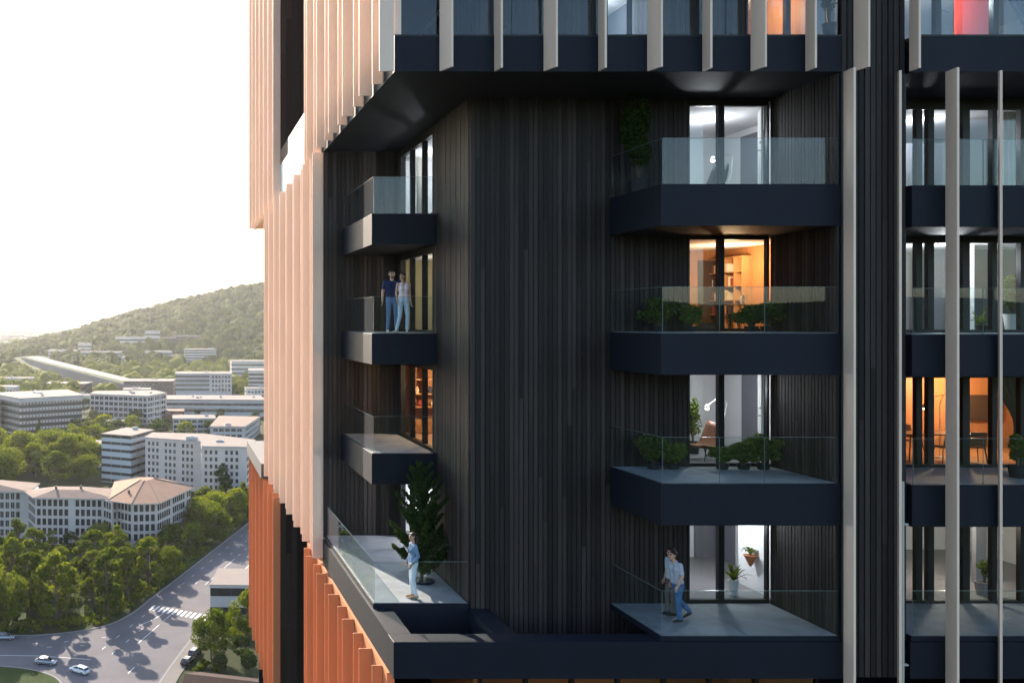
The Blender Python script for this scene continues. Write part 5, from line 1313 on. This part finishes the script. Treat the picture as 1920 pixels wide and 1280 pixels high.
# undergrowth along the kerb, forest on the hill and plain: masses nobody could count
def mass(name, pts, size, leaf, m, seed, per, lump=True, squash=.95):
    rng = np.random.default_rng(seed); P = np.array(pts); n = len(P)
    s = np.array(size)
    VV = []; FF = []; o = 0
    if lump:
        # each crown is one knobbly body, so that it takes light and shade of its own
        bm = bmesh.new(); bmesh.ops.create_icosphere(bm, subdivisions=2 if lump is True else lump, radius=1.0)
        B = np.array([v.co[:] for v in bm.verts]); T = np.array([[v.index for v in f.verts] for f in bm.faces]); bm.free()
        k = len(B); ph = rng.uniform(0, 6.28, size=(n, 6))
        q = 1+.17*np.sin(B[None,:,0]*4.3+ph[:,0:1])*np.sin(B[None,:,1]*4.7+ph[:,1:2])+.15*np.sin(B[None,:,2]*5.1+ph[:,2:3]+B[None,:,0]*3)+rng.uniform(-.10,.10,size=(n,k))
        V = B[None]*q[:,:,None]*(s*.86)[:,None,None]*np.array([1,1,squash])+P[:,None,:]; V[:,:,2] += (s*.6)[:,None]
        VV.append(V.reshape(-1,3)); F = (T[None]+(np.arange(n)*k)[:,None,None]).reshape(-1,3)
        FF.append(np.concatenate([F, F[:,2:3]], axis=1)); o = n*k
    d = rng.normal(size=(n, per, 3)); d /= np.linalg.norm(d, axis=2, keepdims=True); d[:,:,2] = np.abs(d[:,:,2])*.95-.12
    C = P[:,None,:]+d*s[:,None,None]*rng.uniform(.78,1.08,size=(n,per,1)); C[:,:,2] += (s*.62)[:,None]
    V, F = leaf_quads(rng, C.reshape(-1,3), leaf, d.reshape(-1,3), .5, .8)
    VV.append(V); FF.append(F+o)
    me = bpy.data.meshes.new(name)
    V = np.concatenate(VV).astype(np.float32)
    tri = FF[0][:,:3] if lump else np.zeros((0,3), int); qd = FF[-1]
    loops = np.concatenate([tri.ravel(), qd.ravel()]).astype(np.int32)
    me.vertices.add(len(V)); me.vertices.foreach_set("co", V.ravel()); me.loops.add(len(loops)); me.loops.foreach_set("vertex_index", loops)
    st = np.concatenate([np.arange(len(tri))*3, len(tri)*3+np.arange(len(qd))*4]).astype(np.int32)
    tt = np.concatenate([np.full(len(tri),3), np.full(len(qd),4)]).astype(np.int32)
    me.polygons.add(len(st)); me.polygons.foreach_set("loop_start", st); me.polygons.foreach_set("loop_total", tt)
    me.update(calc_edges=True); me.validate()
    return tag(link(name, me, m), kind="stuff")
ur = random.Random(5); pts = []; sz = []
for i in range(len(kerbL)-5):
    a = Vector(kerbL[i]); b = Vector(kerbL[i+1]); 
    if b.y > 420: break
    d = (b-a).normalized(); nn = Vector((-d.y, d.x)); Ln = (b-a).length
    for _ in range(int(Ln*1.8)):
        p = a+d*ur.uniform(0,Ln)+nn*ur.uniform(1.0,7.5); pts.append((p.x,p.y,.0)); sz.append(ur.uniform(.5,1.5))
Pk = [G(*p) for p in ((-40,1180),(60,1182),(195,1163),(250,1140),(300,1100),(470,968),(420,940),(340,1012),(-40,1045))]
bx = [p[0] for p in Pk]; by = [p[1] for p in Pk]
for _ in range(650):
    x, y = ur.uniform(min(bx), max(bx)), ur.uniform(min(by), max(by))
    if inside(Pk, x, y) and not near_foot(x, y, 1.5): pts.append((x, y, 0)); sz.append(ur.uniform(.6, 1.9))
mass("undergrowth", pts, sz, .42, M_leaf, 3, 70, False)
fp = []; fs = []
fr = random.Random(12)
CLEAR = [G(24,688), G(60,702), G(185,738), G(255,738), G(238,720), G(60,678), G(34,679)]
def forest_ok(x, y):
    if inside(CLEAR, x, y): return False
    if near_foot(x, y, 5): return False
    return True
while len(fp) < 7600:
    y = 850+(2560-850)*fr.random()**.62; xm = (-40-324)*y/1773; xM = (1020-324)*y/1773
    x = fr.uniform(xm, xM)
    if not forest_ok(x, y): continue
    z = hz(x, y)
    if z < 3 and fr.random() < .08: continue
    fp.append((x, y, z-.5)); fs.append(fr.choice((4.5,5.5,6.5,7.5,9,11))*fr.uniform(.85,1.15))
near = [i for i in range(len(fp)) if fp[i][1] < 1350]; far = [i for i in range(len(fp)) if fp[i][1] >= 1350]
mass("forest", [fp[i] for i in near], [fs[i]*.95 for i in near], 1.5, M_forest, 8, 120)
mass("forest", [fp[i] for i in far], [fs[i] for i in far], 2.3, M_forest, 9, 34)
# far plain: faint low town
mb = MB(); fr = random.Random(31)
for _ in range(420):
    y = fr.uniform(2500, 7500); x = (fr.uniform(-60, 170)-324)*y/1773
    if hz(x, y) > 3: continue
    a, b, c = fr.uniform(12,60), fr.uniform(10,25), fr.uniform(5,16); mb.box(x-a/2, x+a/2, y, y+b, 0, c, fr.randrange(2))
tag(mb.build("far_town", [M_wallw, M_roofg]), kind="stuff")
fp = []; fs = []
while len(fp) < 2200:
    y = fr.uniform(2500, 6000); x = (fr.uniform(-60, 260)-324)*y/1773
    if hz(x, y) > 40: continue
    fp.append((x, y, hz(x,y))); fs.append(fr.uniform(5, 9))
mass("far_woods", fp, fs, 5.0, M_forest, 10, 8, 1)

# ------------------------------------------------------------------ cars and street lamps
M_glassc = mat("car_glass", (0.012, 0.014, 0.018), 0.06, spec=0.8)
M_tyre = mat("tyre", (0.012,0.012,0.012), 0.85)
M_rim = mat("alloy_rim", (0.45,0.45,0.46), 0.3, metal=0.9)
M_red = mat("tail_lamp", (0.35,0.01,0.01), 0.25); M_lamp = mat("head_lamp", (0.75,0.78,0.8), 0.15)
def car(label, px, py, heading, paint, group=None, hatch=False):
    x, y = G(px, py); t = thing("parked_car" if 'parked' in label else "car", label, "car", (x, y, .035), heading, group)
    L = 4.55; W = .90
    # body: stations along x (front is +x): (x, bottom, shoulder, half width bottom, half width top)
    st = [(-2.27,.42,.66,.70,.62),(-2.20,.30,.90,.82,.72),(-1.75,.26,.97,.89,.80),(-.9,.24,.96,.90,.83),(.6,.24,.93,.90,.83),(1.35,.25,.86,.89,.79),(1.95,.28,.76,.85,.70),(2.22,.34,.66,.74,.60),(2.28,.42,.58,.64,.54)]
    V = []; F = []
    for x_, b, s_, wb, wt in st:
        m_ = b+(s_-b)*.62
        V += [(x_,-wb*.96,b),(x_,-wb,m_*.75),(x_,-wb,m_),(x_,-wt,s_),(x_,wt,s_),(x_,wb,m_),(x_,wb,m_*.75),(x_,wb*.96,b)]
    n = len(st)
    for i in range(n-1):
        for j in range(8): F.append((i*8+j, (i+1)*8+j, (i+1)*8+(j+1)%8, i*8+(j+1)%8))
    F.append(tuple(range(8))); F.append(tuple((n-1)*8+j for j in range(7,-1,-1)))
    mb = MB(); mb.add(V, F); mb.build("body", paint, t, smooth=True)
    rb = -1.95 if not hatch else -2.15; re = -1.25 if not hatch else -1.75
    # glasshouse and roof
    cab = [(rb,.95,.76),(re,1.36,.60),(-.2,1.43,.60),(.35,1.40,.58),(1.25,.90,.74)]
    V = []; F = []
    for x_, z, hw in cab: V += [(x_,-hw,z),(x_,hw,z)]
    for x_, z, hw in cab: V += [(x_,-.80,.90),(x_,.80,.90)]
    for i in range(4): F += [(2*i,2*i+1,2*i+3,2*i+2),(2*i,2*i+2,10+2*i+2,10+2*i),(2*i+1,10+2*i+1,10+2*i+3,2*i+3)]
    mb = MB(); mb.add(V, F); mb.build("windows", M_glassc, t)
    mb = MB(); mb.add([(re-.05,-.60,1.365),(re-.05,.60,1.365),(-.2,.61,1.445),(-.2,-.61,1.445),(.42,.575,1.40),(.42,-.575,1.40),(re-.05,-.62,1.32),(re-.05,.62,1.32),(-.2,.635,1.39),(-.2,-.635,1.39),(.42,.60,1.34),(.42,-.60,1.34)],
        [(0,1,2,3),(3,2,4,5),(6,9,8,7),(9,11,10,8),(0,6,7,1),(4,10,11,5),(1,7,8,2),(2,8,10,4),(0,3,9,6),(3,5,11,9)])
    for sy in (-1,1):
        mb.tube([(1.2,sy*.76,.92),(.42,sy*.60,1.38)], .035, 6); mb.tube([(rb+.05,sy*.77,.95),(re,sy*.62,1.35)], .045, 6); mb.tube([(-.35,sy*.80,.93),(-.28,sy*.625,1.40)], .035, 6)
    mb.build("roof", paint, t)
    for sx in (-1.38, 1.40):
        for sy in (-1, 1):
            q = MB(); q.lathe([(.20,-.10),(.30,-.10),(.325,-.06),(.325,.06),(.30,.10),(.20,.10)], (0,0,0), 20); q.v = [(v[0]+sx, sy*.80+v[2], v[1]+.325) for v in q.v]
            wl = q.build("wheel", M_tyre, t)
            r_ = MB(); r_.lathe([(.05,.0),(.20,.0),(.21,.115),(.05,.105)], (0,0,0), 16); r_.v = [(v[0]+sx, sy*(.80+v[2]), v[1]+.325) for v in r_.v]; r_.build("rim", M_rim, wl)
    for sy in (-1, 1):
        mb = MB(); mb.bbox(2.10,2.25,sy*.60-.13,sy*.60+.13,.58,.68,.02); mb.build("headlight", M_lamp, t)
        mb = MB(); mb.bbox(-2.27,-2.15,sy*.60-.15,sy*.60+.15,.74,.86,.02); mb.build("tail_light", M_red, t)
        mb = MB(); mb.ell((.85,sy*.93,.95), (.07,.09,.06), None, 10, 6); mb.build("mirror", paint, t)
    mb = MB(); mb.box(2.262,2.285,-.35,.35,.40,.52); mb.build("grille", M_tyre, t)
    return t
P_w = mat("white_car_paint", (0.72,0.72,0.72), 0.22, spec=0.6); P_s = mat("silver_car_paint", (0.36,0.37,0.39), 0.25, metal=0.5); P_b = mat("black_car_paint", (0.015,0.016,0.02), 0.18, spec=0.7)
car("silver saloon on the road at the bottom left, above the grass verge", 86, 1244, math.radians(-12), P_s)
car("white hatchback on the road right of the silver saloon", 149, 1260, math.radians(142), P_w, hatch=True)
car("grey car partly cut by the left edge of the view near the kerb", 8, 1198, math.radians(4), P_s, hatch=True)
car("black parked car nearest along the right kerb", 352, 1243, math.radians(66), P_b)
car("dark parked car under the bushy tree along the right kerb", 366, 1226, math.radians(66), mat("dark_blue_car_paint",(.03,.04,.06),.2,spec=.7), hatch=True)
def street_lamp(label, px, py, H, dx):
    x, y = G(px, py); t = thing("street_lamp", label, "street lamp", (x, y, 0.1))
    mb = MB(); mb.tube([(0,0,0),(0,0,H*.5),(0,0,H)], [.11,.085,.06], 8); mb.build("pole", M_wallg, t)
    mb = MB(); mb.tube([(0,0,H-.05),(dx*.5,0,H+.18),(dx,0,H+.2)], .045, 6); mb.build("arm", M_wallg, t)
    mb = MB(); mb.bbox(dx-.35,dx+.35,-.14,.14,H+.14,H+.26,.03); mb.build("lamp_head", M_wallw, t)
street_lamp("tall pale street lamp standing in the park edge beside the crosswalk", 280, 1097, 8.5, .3)
street_lamp("short pale street lamp right of the tall one at the park edge", 299, 1094, 3.4, .3)
street_lamp("dark street lamp before the white apartment block", 313, 948, 11, -1.3)
# ------------------------------------------------------------------ the air
hb = MB(); hb.box(-11500, 11500, -1700, 21500, -2.0, 260.0)
hm = bpy.data.materials.new("haze"); hm.use_nodes = True
for n in list(hm.node_tree.nodes): hm.node_tree.nodes.remove(n)
ho = hm.node_tree.nodes.new("ShaderNodeOutputMaterial"); pv = hm.node_tree.nodes.new("ShaderNodeVolumePrincipled")
pv.inputs["Color"].default_value = (0.92, 0.94, 0.95, 1); pv.inputs["Density"].default_value = HAZE_D; pv.inputs["Anisotropy"].default_value = 0.55
hm.node_tree.links.new(pv.outputs[0], ho.inputs["Volume"])
tag(hb.build("haze", hm), kind="stuff")
print("TREES", NT[0])
